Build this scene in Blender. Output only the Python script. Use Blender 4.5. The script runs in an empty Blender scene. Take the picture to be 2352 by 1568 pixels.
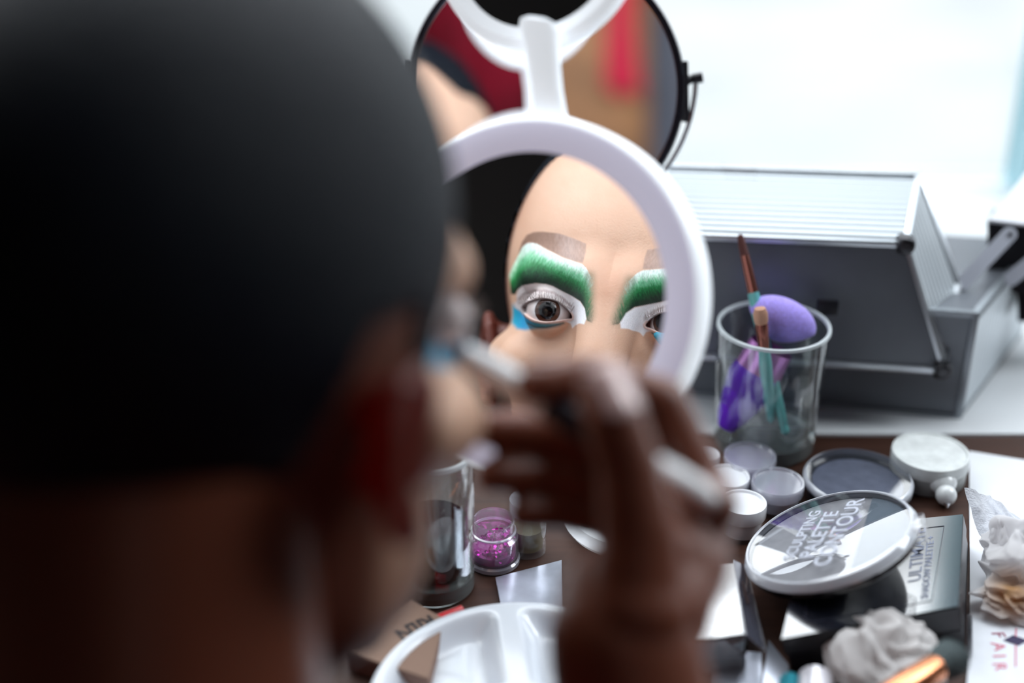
import bpy, bmesh, math, random
import numpy as np
from mathutils import Vector, Matrix, noise
random.seed(7)
RNG = np.random.RandomState(5)
scn = bpy.context.scene
COL = scn.collection
# ------------------------------------------------------------------ camera geometry (millimetres -> metres)
F = 3267.0; CX, CY = 1176.0, 784.0
PITCH = math.radians(27.5); CP, SP = math.cos(PITCH), math.sin(PITCH); H = 430.0
def cam2w(v):
    x, y, z = v
    return Vector((x/1000, (z*CP - y*SP)/1000, (H - z*SP - y*CP)/1000))
def P(px, py, d):                       # measured pixel + measured distance -> point in the room
    return cam2w(((px-CX)/F*d, (py-CY)/F*d, d))
def T(px, py, z=0.0):                   # measured pixel -> point on a level surface z (metres)
    dx, dy = (px-CX)/F, (py-CY)/F
    wz = -SP - dy*CP
    s = (z*1000-H)/wz
    return cam2w((dx*s, dy*s, s))
def HZ(X, Y, py):                       # height (m) above table seen at row py at plan position X, Y
    k = (py-CY)/F
    # Y = z*CP - y*SP with y = k z
    z = Y*1000/(CP-k*SP)
    return (H - z*SP - k*z*CP)/1000
# ------------------------------------------------------------------ materials
def new_mat(name):
    m = bpy.data.materials.new(name); m.use_nodes = True
    return m, m.node_tree.nodes, m.node_tree.links
def mat(name, col, rough=.5, metal=0., spec=.5, trans=0., ior=1.45, sss=0., ssscol=None, coat=0., noise_amt=0., nscale=40., bump=0., bscale=200., emis=None, estr=0., sheen=0.):
    m, N, L = new_mat(name)
    b = N['Principled BSDF']
    b.inputs['Base Color'].default_value = (*col, 1)
    b.inputs['Roughness'].default_value = rough
    b.inputs['Metallic'].default_value = metal
    b.inputs['Specular IOR Level'].default_value = spec
    b.inputs['Transmission Weight'].default_value = trans
    b.inputs['IOR'].default_value = ior
    b.inputs['Coat Weight'].default_value = coat
    b.inputs['Coat Roughness'].default_value = .05
    b.inputs['Sheen Weight'].default_value = sheen
    if sss:
        b.inputs['Subsurface Weight'].default_value = sss
        b.inputs['Subsurface Radius'].default_value = ssscol or (1, .3, .15)
        b.inputs['Subsurface Scale'].default_value = .006
    if emis:
        b.inputs['Emission Color'].default_value = (*emis, 1); b.inputs['Emission Strength'].default_value = estr
    if noise_amt or bump:
        tc = N.new('ShaderNodeTexCoord')
    if noise_amt:
        n = N.new('ShaderNodeTexNoise'); n.inputs['Scale'].default_value = nscale; n.inputs['Detail'].default_value = 5
        L.new(tc.outputs['Object'], n.inputs['Vector'])
        r = N.new('ShaderNodeMapRange'); r.inputs['From Min'].default_value = .3; r.inputs['From Max'].default_value = .7
        r.inputs['To Min'].default_value = 1-noise_amt; r.inputs['To Max'].default_value = 1+noise_amt
        L.new(n.outputs['Fac'], r.inputs['Value'])
        mx = N.new('ShaderNodeVectorMath'); mx.operation = 'SCALE'; mx.inputs[0].default_value = col
        L.new(r.outputs['Result'], mx.inputs['Scale']); L.new(mx.outputs[0], b.inputs['Base Color'])
    if bump:
        n2 = N.new('ShaderNodeTexNoise'); n2.inputs['Scale'].default_value = bscale; n2.inputs['Detail'].default_value = 4
        L.new(tc.outputs['Object'], n2.inputs['Vector'])
        bp = N.new('ShaderNodeBump'); bp.inputs['Strength'].default_value = bump; bp.inputs['Distance'].default_value = .001
        L.new(n2.outputs['Fac'], bp.inputs['Height']); L.new(bp.outputs['Normal'], b.inputs['Normal'])
    return m
def clear_mat(name, tint=(1,1,1), refl=1.0, rough=.03, haze=0., hazecol=(.9,.92,1), base=.0):
    # thin clear glass / plastic: transparent body with fresnel gloss, optional milky haze
    m, N, L = new_mat(name)
    for n in list(N):
        if n.type != 'OUTPUT_MATERIAL': N.remove(n)
    out = [n for n in N if n.type == 'OUTPUT_MATERIAL'][0]
    tr = N.new('ShaderNodeBsdfTransparent'); tr.inputs['Color'].default_value = (*tint, 1)
    gl = N.new('ShaderNodeBsdfGlossy'); gl.inputs['Roughness'].default_value = rough; gl.inputs['Color'].default_value = (refl, refl, refl, 1)
    lw = N.new('ShaderNodeLayerWeight'); lw.inputs['Blend'].default_value = .5
    mr = N.new('ShaderNodeMapRange'); mr.inputs['From Min'].default_value = 0; mr.inputs['From Max'].default_value = 1
    pw = N.new('ShaderNodeMath'); pw.operation = 'POWER'; pw.inputs[1].default_value = 3.0
    L.new(lw.outputs['Facing'], pw.inputs[0]); L.new(pw.outputs[0], mr.inputs['Value'])
    mr.inputs['To Min'].default_value = .04+base; mr.inputs['To Max'].default_value = .95
    mx = N.new('ShaderNodeMixShader')
    L.new(mr.outputs['Result'], mx.inputs[0])
    src = tr
    if haze:
        df = N.new('ShaderNodeBsdfTranslucent'); df.inputs['Color'].default_value = (*hazecol, 1)
        d2 = N.new('ShaderNodeBsdfDiffuse'); d2.inputs['Color'].default_value = (*hazecol, 1)
        md = N.new('ShaderNodeMixShader'); md.inputs[0].default_value = .5
        L.new(df.outputs[0], md.inputs[1]); L.new(d2.outputs[0], md.inputs[2])
        mh = N.new('ShaderNodeMixShader'); mh.inputs[0].default_value = haze
        L.new(tr.outputs[0], mh.inputs[1]); L.new(md.outputs[0], mh.inputs[2]); src = mh
    L.new(src.outputs[0], mx.inputs[1]); L.new(gl.outputs[0], mx.inputs[2]); L.new(mx.outputs[0], out.inputs[0])
    return m
def mirror_mat(name, col=(.95,.95,.96)):
    return mat(name, col, rough=0.0, metal=1.0)
M = {}
M['glow_plastic'] = mat('self_lit_white_plastic', (.88,.90,.94), rough=.35, coat=.3, emis=(.85,.93,1.0), estr=.52)  # emission put in to brighten frame, neck and stand; the plastic is no lamp
M['diffuser'] = mat('ring_diffuser', (.62,.62,.74), rough=.6, emis=(.78,.78,1.0), estr=.40)
M['mirror'] = mirror_mat('mirror_silver')
M['black_gloss'] = mat('black_gloss_plastic', (.006,.006,.008), rough=.18, coat=.5)
M['black'] = mat('black_plastic', (.012,.012,.016), rough=.35)
M['dark_metal'] = mat('dark_frame_metal', (.05,.045,.06), rough=.25, metal=.8)
M['chrome'] = mat('chrome', (.8,.82,.85), rough=.12, metal=1)
M['alu'] = mat('brushed_aluminium', (.62,.66,.70), rough=.32, metal=.85, noise_amt=.08, nscale=60)
M['alu_dark'] = mat('case_panel_grey', (.17,.185,.21), rough=.4, metal=.3, noise_amt=.06, nscale=30)
M['sill'] = mat('white_sill_paint', (.86,.89,.91), rough=.5, noise_amt=.05, nscale=6)
M['wall'] = mat('dark_wall', (.016,.013,.012), rough=.9, noise_amt=.1, nscale=5)
M['skin_white'] = None
# ------------------------------------------------------------------ mesh helpers
def link(name, me, m=None, parent=None, smooth=True):
    o = bpy.data.objects.new(name, me); COL.objects.link(o)
    if m:
        if not me.materials: me.materials.append(m)
    if parent is not None: o.parent = parent
    if smooth:
        for p in me.polygons: p.use_smooth = True
        try: me.set_sharp_from_angle(angle=math.radians(40))
        except Exception: pass
    return o
def bmobj(name, bm, m, parent=None, smooth=True):
    bmesh.ops.recalc_face_normals(bm, faces=bm.faces)
    me = bpy.data.meshes.new(name); bm.to_mesh(me); bm.free()
    return link(name, me, m, parent, smooth)
def tag(o, label=None, cat=None, group=None, kind=None):
    if label: o['label'] = label
    if cat: o['category'] = cat
    if group: o['group'] = group
    if kind: o['kind'] = kind
    return o
def empty(name, loc, label, cat, group=None, rz=0., mtx=None):
    o = bpy.data.objects.new(name, None); COL.objects.link(o); o.empty_display_size = .01
    o.location = loc; o.rotation_euler = (0,0,rz)
    if mtx is not None: o.matrix_world = mtx
    return tag(o, label, cat, group)
def add_lathe(bm, prof, n=64, close=True, ax=Matrix.Identity(4)):
    """prof list of (r,z); revolve about z"""
    rings = []
    for r, z in prof:
        if r < 1e-6: rings.append([bm.verts.new(ax @ Vector((0,0,z)))])
        else: rings.append([bm.verts.new(ax @ Vector((r*math.cos(2*math.pi*i/n), r*math.sin(2*math.pi*i/n), z))) for i in range(n)])
    pairs = list(zip(rings[:-1], rings[1:]))
    if close: pairs.append((rings[-1], rings[0]))
    for a, b in pairs:
        if len(a) == 1 and len(b) == 1: continue
        for i in range(n):
            j = (i+1) % n
            try:
                if len(a) == 1: bm.faces.new((a[0], b[i], b[j]))
                elif len(b) == 1: bm.faces.new((a[i], a[j], b[0]))
                else: bm.faces.new((a[i], a[j], b[j], b[i]))
            except ValueError: pass
def lathe(name, prof, m, parent=None, n=64, close=False, ax=Matrix.Identity(4)):
    bm = bmesh.new(); add_lathe(bm, prof, n, close, ax)
    return bmobj(name, bm, m, parent)
def add_box(bm, c, s, bev=0., mtx=Matrix.Identity(4), seg=2):
    r = bmesh.ops.create_cube(bm, size=1.0)
    vs = r['verts']
    for v in vs: v.co = Vector((v.co.x*s[0]+c[0], v.co.y*s[1]+c[1], v.co.z*s[2]+c[2]))
    if bev:
        es = list({e for v in vs for e in v.link_edges})
        g = bmesh.ops.bevel(bm, geom=es, offset=bev, segments=seg, affect='EDGES', profile=.6)
        vs = list({v for f in g['faces'] for v in f.verts} | {v for v in vs if v.is_valid})
    for v in vs: v.co = mtx @ v.co
def box(name, c, s, m, parent=None, bev=.0005, mtx=Matrix.Identity(4)):
    bm = bmesh.new(); add_box(bm, c, s, bev, mtx); return bmobj(name, bm, m, parent)
def add_tube(bm, pts, rad, n=16, cap=True, closed=False):
    pts = [Vector(p) for p in pts]
    if not hasattr(rad, '__len__'): rad = [rad]*len(pts)
    up = None; rings = []
    N_ = len(pts)
    for i, p in enumerate(pts):
        if closed: t = (pts[(i+1) % N_]-pts[i-1]).normalized()
        else: t = (pts[min(i+1, N_-1)]-pts[max(i-1, 0)]).normalized()
        if up is None:
            up = t.orthogonal().normalized()
        else:
            up = (up - t*up.dot(t)).normalized()
        s = t.cross(up)
        rings.append([bm.verts.new(p+rad[i]*(math.cos(2*math.pi*k/n)*up+math.sin(2*math.pi*k/n)*s)) for k in range(n)])
    rng = range(N_ if closed else N_-1)
    for i in rng:
        a, b = rings[i], rings[(i+1) % N_]
        for k in range(n): bm.faces.new((a[k], a[(k+1) % n], b[(k+1) % n], b[k]))
    if cap and not closed:
        bm.faces.new(rings[0][::-1]); bm.faces.new(rings[-1])
def tube(name, pts, rad, m, parent=None, n=16, closed=False):
    bm = bmesh.new(); add_tube(bm, pts, rad, n, True, closed); return bmobj(name, bm, m, parent)
def hexa(bm, c8):
    """c8: 4 bottom then 4 top corners in the same order"""
    v = [bm.verts.new(p) for p in c8]
    for q in ((3,2,1,0),(4,5,6,7),(0,1,5,4),(1,2,6,5),(2,3,7,6),(3,0,4,7)): bm.faces.new([v[i] for i in q])
def frame_mtx(o, x, y):
    """matrix with origin o, x axis x, y axis near y"""
    x = Vector(x).normalized(); z = x.cross(Vector(y)).normalized(); y = z.cross(x)
    m = Matrix((x, y, z)).transposed().to_4x4(); m.translation = Vector(o); return m
def text(name, s, size, m, mtx, parent=None, ext=.00005, bold=0.):
    cu = bpy.data.curves.new(name, 'FONT'); cu.body = s; cu.size = size; cu.extrude = ext; cu.offset = bold
    cu.align_x = 'CENTER'; cu.align_y = 'CENTER'
    t = bpy.data.objects.new('tmp', cu); COL.objects.link(t)
    dg = bpy.context.evaluated_depsgraph_get(); dg.update()
    me = bpy.data.meshes.new_from_object(t.evaluated_get(dg))
    bpy.data.objects.remove(t)
    me.transform(mtx)
    me.materials.clear(); me.name = name
    return link(name, me, m, parent, smooth=False)
# ------------------------------------------------------------------ room shell
def struct(name, c, s, m, bev=0.):
    o = box(name, c, s, m, None, bev); tag(o, kind='structure'); return o
wood, N, L = new_mat('dark_table_wood')
b = N['Principled BSDF']; b.inputs['Roughness'].default_value = .5; b.inputs['Specular IOR Level'].default_value = .22
tc = N.new('ShaderNodeTexCoord'); mp = N.new('ShaderNodeMapping'); mp.inputs['Scale'].default_value = (3, 40, 40)
n = N.new('ShaderNodeTexNoise'); n.inputs['Scale'].default_value = 4; n.inputs['Detail'].default_value = 8
cr = N.new('ShaderNodeValToRGB'); cr.color_ramp.elements[0].color = (.022,.009,.006,1); cr.color_ramp.elements[1].color = (.09,.038,.024,1)
L.new(tc.outputs['Object'], mp.inputs[0]); L.new(mp.outputs[0], n.inputs['Vector']); L.new(n.outputs['Fac'], cr.inputs[0]); L.new(cr.outputs[0], b.inputs['Base Color'])
FZ = -.74
M['floor'] = mat('dark_floor', (.05,.035,.03), rough=.6, noise_amt=.2, nscale=4)
struct('floor', (0,-.55,FZ-.02), (3.4,3.34,.04), M['floor'])
struct('ceiling', (0,-.55,1.82), (3.4,3.34,.04), mat('grey_ceiling', (.05,.055,.065), rough=.9))
M['dark_cloth'] = mat('black_backdrop', (.006,.005,.005), rough=1)
struct('wall_back', (0,-2.22,.54), (3.4,.04,2.52), M['wall'])
struct('wall_left', (-1.7,-.55,.54), (.04,3.34,2.52), M['wall'])
struct('wall_right', (1.7,-.55,.54), (.04,3.34,2.52), M['wall'])
# front wall with the window: parapet below, lintel above, post right
M['cyan'] = mat('pale_cyan_paint', (.42,.70,.78), rough=.5)
struct('wall_front', (0,1.12,FZ/2-.02), (3.4,.04,-FZ-.04), M['sill'])
struct('trim_1', (0,1.12,1.64), (3.4,.04,.32), M['sill'])
sl = struct('trim_2', (0,.915,-.012), (3.36,.41,.024), M['sill'], .002)
glass = clear_mat('window_glass', refl=.9)
wf = box('window_1', (0,0,0), (.001,.001,.001), M['cyan'])
bpy.data.objects.remove(wf)
XP = .440
bm = bmesh.new()
add_box(bm, (XP,1.10,.74), (.055,.05,1.48)); add_box(bm, (-1.64,1.10,.74), (.06,.05,1.48)); add_box(bm, (1.64,1.10,.74), (.06,.05,1.48))
add_box(bm, (0,1.10,1.46), (3.3,.05,.05))
w1 = bmobj('window_1', bm, M['cyan'], smooth=False); tag(w1, kind='structure')
bm = bmesh.new(); add_box(bm, ((XP-.0275-1.61)/2,1.115,.735), (XP-.0275+1.61,.004,1.45)); add_box(bm, ((XP+.0275+1.61)/2,1.115,.735), (1.61-XP-.0275,.004,1.45))
bmobj('glass_pane', bm, glass, w1, smooth=False)
# outside ground
gr, N, L = new_mat('sunlit_paving')
b = N['Principled BSDF']; b.inputs['Roughness'].default_value = .9
tc = N.new('ShaderNodeTexCoord'); n = N.new('ShaderNodeTexNoise'); n.inputs['Scale'].default_value = .9; n.inputs['Detail'].default_value = 3
cr = N.new('ShaderNodeValToRGB'); cr.color_ramp.elements[0].position = .35; cr.color_ramp.elements[1].position = .6
cr.color_ramp.elements[0].color = (.40,.43,.44,1); cr.color_ramp.elements[1].color = (.53,.535,.53,1)
L.new(tc.outputs['Object'], n.inputs['Vector']); L.new(n.outputs['Fac'], cr.inputs[0]); L.new(cr.outputs[0], b.inputs['Base Color'])
g = box('ground', (0,9.2,-1.55), (30,16,.1), gr, None, 0); tag(g, kind='structure')
# ------------------------------------------------------------------ table
TY0, TY1 = .43, .708
tbl = empty('dressing_table', (0,.56,FZ), 'dark brown wooden table covered with make-up in front of the white sill', 'table')
def W(o, parent):          # parent keeping world coords
    o.parent = parent
    o.matrix_parent_inverse = parent.matrix_world.inverted() if parent.type != 'EMPTY' else Matrix.Translation(parent.location).inverted()
    return o
def inv(e):
    return (Matrix.Translation(e.location) @ e.rotation_euler.to_matrix().to_4x4()).inverted()
def adopt(e, *objs):
    for o in objs:
        o.parent = e; o.matrix_parent_inverse = inv(e)
    return objs[0] if len(objs) == 1 else objs
adopt(tbl, box('tabletop', (0,(TY0+TY1)/2,-.0125), (1.5,TY1-TY0,.025), wood, None, .002))
for sx in (-.7,.7):
    for sy in (TY0+.04, TY1-.04):
        adopt(tbl, box('leg', (sx,sy,(FZ-.025)/2), (.045,.045,-FZ-.025), wood, None, .002))
# ------------------------------------------------------------------ ring mirror pose and head pose
RV = np.radians([-4.08460437, 11.08079466, 6.88693284]); TV = np.array([62.72966875953176, 2.7527308735049085, 806.7218758244104])
NV = np.array([-0.3821530923082479, 0.011110628615515287, -0.9240322331883297]); DV = -568.9849126193144
NV = NV/np.linalg.norm(NV)
th = np.linalg.norm(RV); k_ = RV/th; K_ = np.array([[0,-k_[2],k_[1]],[k_[2],0,-k_[0]],[-k_[1],k_[0],0]])
RM = np.eye(3)+np.sin(th)*K_+(1-np.cos(th))*K_@K_
def l2v(p):                       # head local (mm) -> its reflection in camera space
    p = np.asarray(p, float)
    return np.stack([p[...,0], -p[...,2], -p[...,1]], -1) @ RM.T + TV
def l2c(p):                       # head local -> camera space
    v = l2v(p); return v - 2*((v@NV)-DV)[...,None]*NV
CW = np.array([[1,0,0],[0,-SP,CP],[0,-CP,-SP]])/1000.0
def c2w(v): return v @ CW.T + np.array([0,0,H/1000])
def l2w(p): return c2w(l2c(p))
def l2w1(p): return Vector(l2w(np.array(p, float)))
# ------------------------------------------------------------------ head surface (signed distance, mm)
def ell(p, c, r):
    q = (p-np.array(c))/np.array(r); k0 = np.linalg.norm(q, axis=-1); k1 = np.linalg.norm(q/np.array(r), axis=-1)+1e-9
    return k0*(k0-1)/k1
def caps(p, a, b, ra, rb):
    a = np.array(a, float); b = np.array(b, float); ab = b-a
    t = np.clip(((p-a)@ab)/(ab@ab), 0, 1)
    return np.linalg.norm(p-(a+t[...,None]*ab), axis=-1) - (ra+(rb-ra)*t)
def sph(p, c, r): return np.linalg.norm(p-np.array(c), axis=-1)-r
def smin(a, b, k): h = np.clip(.5+.5*(b-a)/k, 0, 1); return b*(1-h)+a*h-k*h*(1-h)
def smax(a, b, k): return -smin(-a, -b, k)
EC = np.array([-32.8, 65.5, 9.0])
def head_sdf(p):
    q = p.copy(); q[...,0] = -np.abs(q[...,0])
    d = ell(q, (0,-18.5,43.3), (74.0,93.2,89.8))
    d = smin(d, ell(q, (0,12,40), (60,66,52)), 10)
    d = smin(d, ell(q, (0,12,-15), (60,63,62)), 12)
    d = smin(d, caps(q, (-12,76,29), (-44,59,29), 8.5, 7), 14)
    d = smin(d, caps(q, (-44,52,-18), (-60,22,-14), 17, 12), 12)
    d = smin(d, ell(q, (0,22,-62), (52,56,44)), 14)
    d = smin(d, sph(q, (0,66,-98), 15), 14)
    d = smin(d, ell(q, (0,54,-66), (28,30,22)), 10)
    d = smax(d, -sph(q, (-31,93,7), 17.0), 12)
    d = smin(d, sph(q, EC, 13.4), 3.0)
    d = smin(d, caps(q, (0,74,18), (0,97,-34), 11.0, 11.0), 18)
    d = smin(d, caps(q, (0,81,14), (0,96,-20), 8, 8.0), 16)
    d = smin(d, sph(q, (0,103,-37), 9), 5)
    d = smin(d, sph(q, (-11,95,-40), 6.5), 5)
    d = smin(d, caps(q, (0,84,-60), (-18,78,-63), 5.0, 2.5), 3)
    d = smin(d, caps(q, (0,83,-69), (-16,78,-66), 5.5, 2.5), 3)
    return d
ORG = np.array([0,-8,12.0])
# angular grid: azimuth 0 = forward (+y), dense over the face
def dens(a0, a1, lo, hi, fine, coarse, edge):
    out = [a0]
    while out[-1] < a1:
        a = out[-1]
        e = min(1, max(0, (lo-a)/edge, (a-hi)/edge))
        out.append(a+fine+(coarse-fine)*e)
    out[-1] = a1
    return np.radians(np.array(out))
AZ = dens(-180, 180, -52, 52, .27, 2.5, 30)[:-1]
EL = dens(-89.5, 89.5, -22, 42, .27, 2.5, 25)
az, el = np.meshgrid(AZ, EL)
DIR = np.stack([np.sin(az)*np.cos(el), np.cos(az)*np.cos(el), np.sin(el)], -1)
lo = np.full(az.shape, 20.0); hi = np.full(az.shape, 175.0)
for _ in range(22):
    mid = (lo+hi)/2; s = head_sdf(ORG+DIR*mid[...,None]) < 0
    lo = np.where(s, mid, lo); hi = np.where(s, hi, mid)
RAD = (lo+hi)/2
V0 = ORG+DIR*RAD[...,None]
# --- make-up drawn in the plan measured on the face (q units: ~11.5 per mm), same on both sides
side = V0.copy(); side[...,0] = -np.abs(side[...,0])
vv = l2v(side); QX = (CX+F*vv[...,0]/vv[...,2]-1000)*2.6133; QY = (CY+F*vv[...,1]/vv[...,2]-330)*2.6133
front = V0[...,1] > 25
def polysd(x, y, poly):
    P_ = np.array(poly, float); d2 = np.full(x.shape, 1e18); ins = np.zeros(x.shape, bool)
    for i in range(len(P_)):
        a = P_[i]; b = P_[(i+1) % len(P_)]; e = b-a
        wx, wy = x-a[0], y-a[1]
        t = np.clip((wx*e[0]+wy*e[1])/(e@e), 0, 1)
        d2 = np.minimum(d2, (wx-e[0]*t)**2+(wy-e[1]*t)**2)
        c = ((a[1] <= y) & (b[1] > y)) | ((b[1] <= y) & (a[1] > y))
        xi = a[0]+(y-a[1])*(e[0])/(e[1] if abs(e[1]) > 1e-9 else 1e-9)
        ins ^= c & (x < xi)
    s = np.sqrt(d2); return np.where(ins, -s, s)
def sm(a, b, x): t = np.clip((x-a)/(b-a), 0, 1); return t*t*(3-2*t)
def catmull(pts, n=6):
    P_ = [np.array(p, float) for p in pts]; out = []
    for i in range(len(P_)):
        p0, p1, p2, p3 = P_[i-1], P_[i], P_[(i+1) % len(P_)], P_[(i+2) % len(P_)]
        for k in range(n):
            t = k/n; out.append(.5*((2*p1)+(-p0+p2)*t+(2*p0-5*p1+4*p2-p3)*t*t+(-p0+3*p1-3*p2+p3)*t**3))
    return out
EYE = catmull([(522,985),(548,957),(600,938),(660,932),(720,944),(770,975),(806,1012),(818,1046),(770,1052),(700,1063),(640,1064),(585,1050),(545,1022)], 4)
eye_d = np.where(front, polysd(QX, QY, EYE), 999)
LIDC = [(500,940),(530,905),(590,882),(650,880),(710,895),(765,930),(810,975)]
def linesd(x, y, pts):
    d2 = np.full(x.shape, 1e18)
    for a, b in zip(pts[:-1], pts[1:]):
        a = np.array(a, float); e = np.array(b, float)-a; wx, wy = x-a[0], y-a[1]
        t = np.clip((wx*e[0]+wy*e[1])/(e@e), 0, 1); d2 = np.minimum(d2, (wx-e[0]*t)**2+(wy-e[1]*t)**2)
    return np.sqrt(d2)
crease = np.where(front, linesd(QX, QY, LIDC), 999)
# displacement: open the eye, crease above the lid, brow hair relief
disp = -6.5*sm(3, -9, eye_d) - .9*np.exp(-(crease/7.0)**2) + .45*np.exp(-((eye_d-7)/8.0)**2)
under = linesd(QX, QY, [(545,1090),(620,1112),(720,1105),(800,1080)])
disp = disp - .35*np.exp(-(np.where(front, under, 999)/9.0)**2)
def vnoise(x, y, seed=0):
    r = np.random.RandomState(seed).rand(256, 256)
    xi = np.floor(x).astype(int); yi = np.floor(y).astype(int); fx = x-xi; fy = y-yi; fx = fx*fx*(3-2*fx); fy = fy*fy*(3-2*fy)
    g = lambda i, j: r[i % 256, j % 256]
    return (g(xi,yi)*(1-fx)+g(xi+1,yi)*fx)*(1-fy)+(g(xi,yi+1)*(1-fx)+g(xi+1,yi+1)*fx)*fy
# --- colours (linear)
def lin(r, g, b): return np.array([((c/255)/12.92 if c/255 <= .04045 else ((c/255+.055)/1.055)**2.4) for c in (r,g,b)])
FOUND = lin(222,176,148); FOUND2 = lin(230,190,164); DARK = lin(98,54,38)
C = np.zeros(V0.shape)+FOUND
fn = vnoise(QX/60, QY/60, 1)*.6+vnoise(QX/22, QY/22, 2)*.4
mixf = lambda A, B, t: A*(1-t[...,None])+B*t[...,None]
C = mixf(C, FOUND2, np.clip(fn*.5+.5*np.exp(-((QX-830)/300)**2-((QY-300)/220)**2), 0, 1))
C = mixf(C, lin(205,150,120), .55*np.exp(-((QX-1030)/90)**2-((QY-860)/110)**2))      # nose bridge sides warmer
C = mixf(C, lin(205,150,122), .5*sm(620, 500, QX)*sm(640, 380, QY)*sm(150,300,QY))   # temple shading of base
def interp(x, pts): a = np.array(pts, float); return np.interp(x, a[:,0], a[:,1])
TOPC = [(440,800),(462,740),(490,685),(520,625),(545,600),(580,594),(612,602),(660,632),(760,682),(880,722),(905,745),(935,800)]
BOTC = [(440,900),(480,905),(495,875),(530,850),(600,838),(660,842),(705,855),(760,885),(820,915),(870,945),(895,985),(910,1060),(940,1075)]
top = interp(QX, TOPC); bot = interp(QX, BOTC)
streak = vnoise(QX/5+QY/9, QY/26-QX/60, 3)-.5
u = (QY-top)/(bot-top+1e-6) + streak*.13
def ramp(t, st):
    out = np.zeros(t.shape+(3,)); ts = [s[0] for s in st]; cs = np.array([s[1] for s in st])
    for i in range(3): out[...,i] = np.interp(t, ts, cs[:,i])
    return out
GR = ramp(u, [(0,lin(240,250,245)),(.16,lin(215,240,225)),(.33,lin(120,195,150)),(.5,lin(38,135,75)),(.68,lin(18,92,48)),(.85,lin(8,50,28)),(1.05,lin(8,34,26))])
GR = mixf(GR, GR*np.array([.8,1.15,.8])*1.15, sm(560,460,QX)*.6)
GR = GR*(1+.45*(vnoise(QX/4, QY/14, 4)-.5))[...,None]
mask = sm(-6, 5, QY-top)*sm(4, -4, QY-bot)*sm(430, 446, QX)*(1-sm(905, 955, QX+streak*25))*front
mask = mask*np.where(V0[...,0] > 0, sm(560, 640, QX), 1)
C = mixf(C, GR, np.clip(mask, 0, 1))
halo = sm(880, 905, QX)*(1-sm(925, 985, QX))*sm(740,800,QY)*(1-sm(1010,1110,QY))*front
C = mixf(C, lin(60,100,60), halo*.55)
# brow cover patch
BROW = [(503,640),(520,590),(548,548),(590,530),(640,527),(740,538),(830,568),(905,600),(903,650),(885,714),(840,706),(760,676),(690,642),(612,600),(560,590),(525,615),(500,668)]
bd = polysd(QX, QY, BROW)
bc = ramp(QX+40*(vnoise(QX/12,QY/30,6)-.5), [(500,lin(128,92,74)),(700,lin(150,116,100)),(800,lin(186,160,150)),(900,lin(184,150,134))])
bc = bc*(1+.22*(vnoise(QX/6, QY/16, 7)-.5))[...,None]
C = mixf(C, bc, sm(5, -5, bd)*front*.92*np.where(V0[...,0] > 0, sm(560, 680, QX), 1))
# white lid zone
LID = [(487,905),(500,872),(530,850),(600,838),(660,842),(705,855),(760,885),(820,915),(870,948),(897,990),(906,1050),(893,1083),(862,1078),(840,1090),(822,1108),(812,1080),(770,1062),(700,1072),(640,1074),(575,1060),(535,1030),(512,1000),(480,985),(470,960),(490,940)]
ld = polysd(QX, QY, LID)
lc = ramp(QX, [(480,lin(205,195,195)),(640,lin(222,208,205)),(780,lin(232,224,224)),(860,lin(248,246,250))])
lc = mixf(lc, lin(150,120,118), .55*np.exp(-((crease+0)/6.0)**2))
lc = lc*(1+.10*(vnoise(QX/5, QY/5, 8)-.5))[...,None]
C = mixf(C, lc, sm(4, -4, ld)*front)
# blue under the eye
BLUE = [(436,930),(480,975),(515,1000),(540,1032),(580,1062),(640,1075),(700,1075),(775,1072),(745,1092),(680,1106),(600,1112),(540,1120),(490,1112),(455,1075),(432,1000)]
bl = polysd(QX, QY, BLUE)
bcol = ramp(QX, [(430,lin(110,190,190)),(480,lin(20,160,195)),(530,lin(0,140,190)),(600,lin(40,120,135)),(760,lin(90,140,150))])
C = mixf(C, bcol, (sm(14, -16, bl)*(1-sm(4,-4,ld)))*front)
C = mixf(C, lin(20,60,70), .8*np.exp(-(linesd(QX,QY,[(556,1078),(600,1100),(660,1102),(720,1090),(770,1076)])/4.5)**2)*front)
C = mixf(C, lin(226,190,178), sm(12, 4, np.abs(eye_d-6))*front*(QY > 1010)*(QX > 540)*.9)
C = mixf(C, lin(70,42,38), .75*np.exp(-((eye_d-1)/4.0)**2)*front*(QY < 1015))
C = mixf(C, lin(110,50,45), sm(-2, -8, eye_d)*front)
# natural skin behind the made-up face
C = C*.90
nat = np.clip(sm(30, 8, V0[...,1])+sm(-72, -100, V0[...,2]), 0, 1)
C = mixf(C, DARK, nat)
C = mixf(C, lin(190,120,110), (np.abs(V0[...,0]) < 20)*(V0[...,1] > 70)*sm(-54,-58,V0[...,2])*sm(-76,-72,V0[...,2])*.8)
fine = (vnoise(az*450, el*450, 9)-.5)*.10*front
V1 = ORG+DIR*(RAD+disp+fine)[...,None]
nr, nc = az.shape
VW = l2w(V1.reshape(-1,3))
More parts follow.
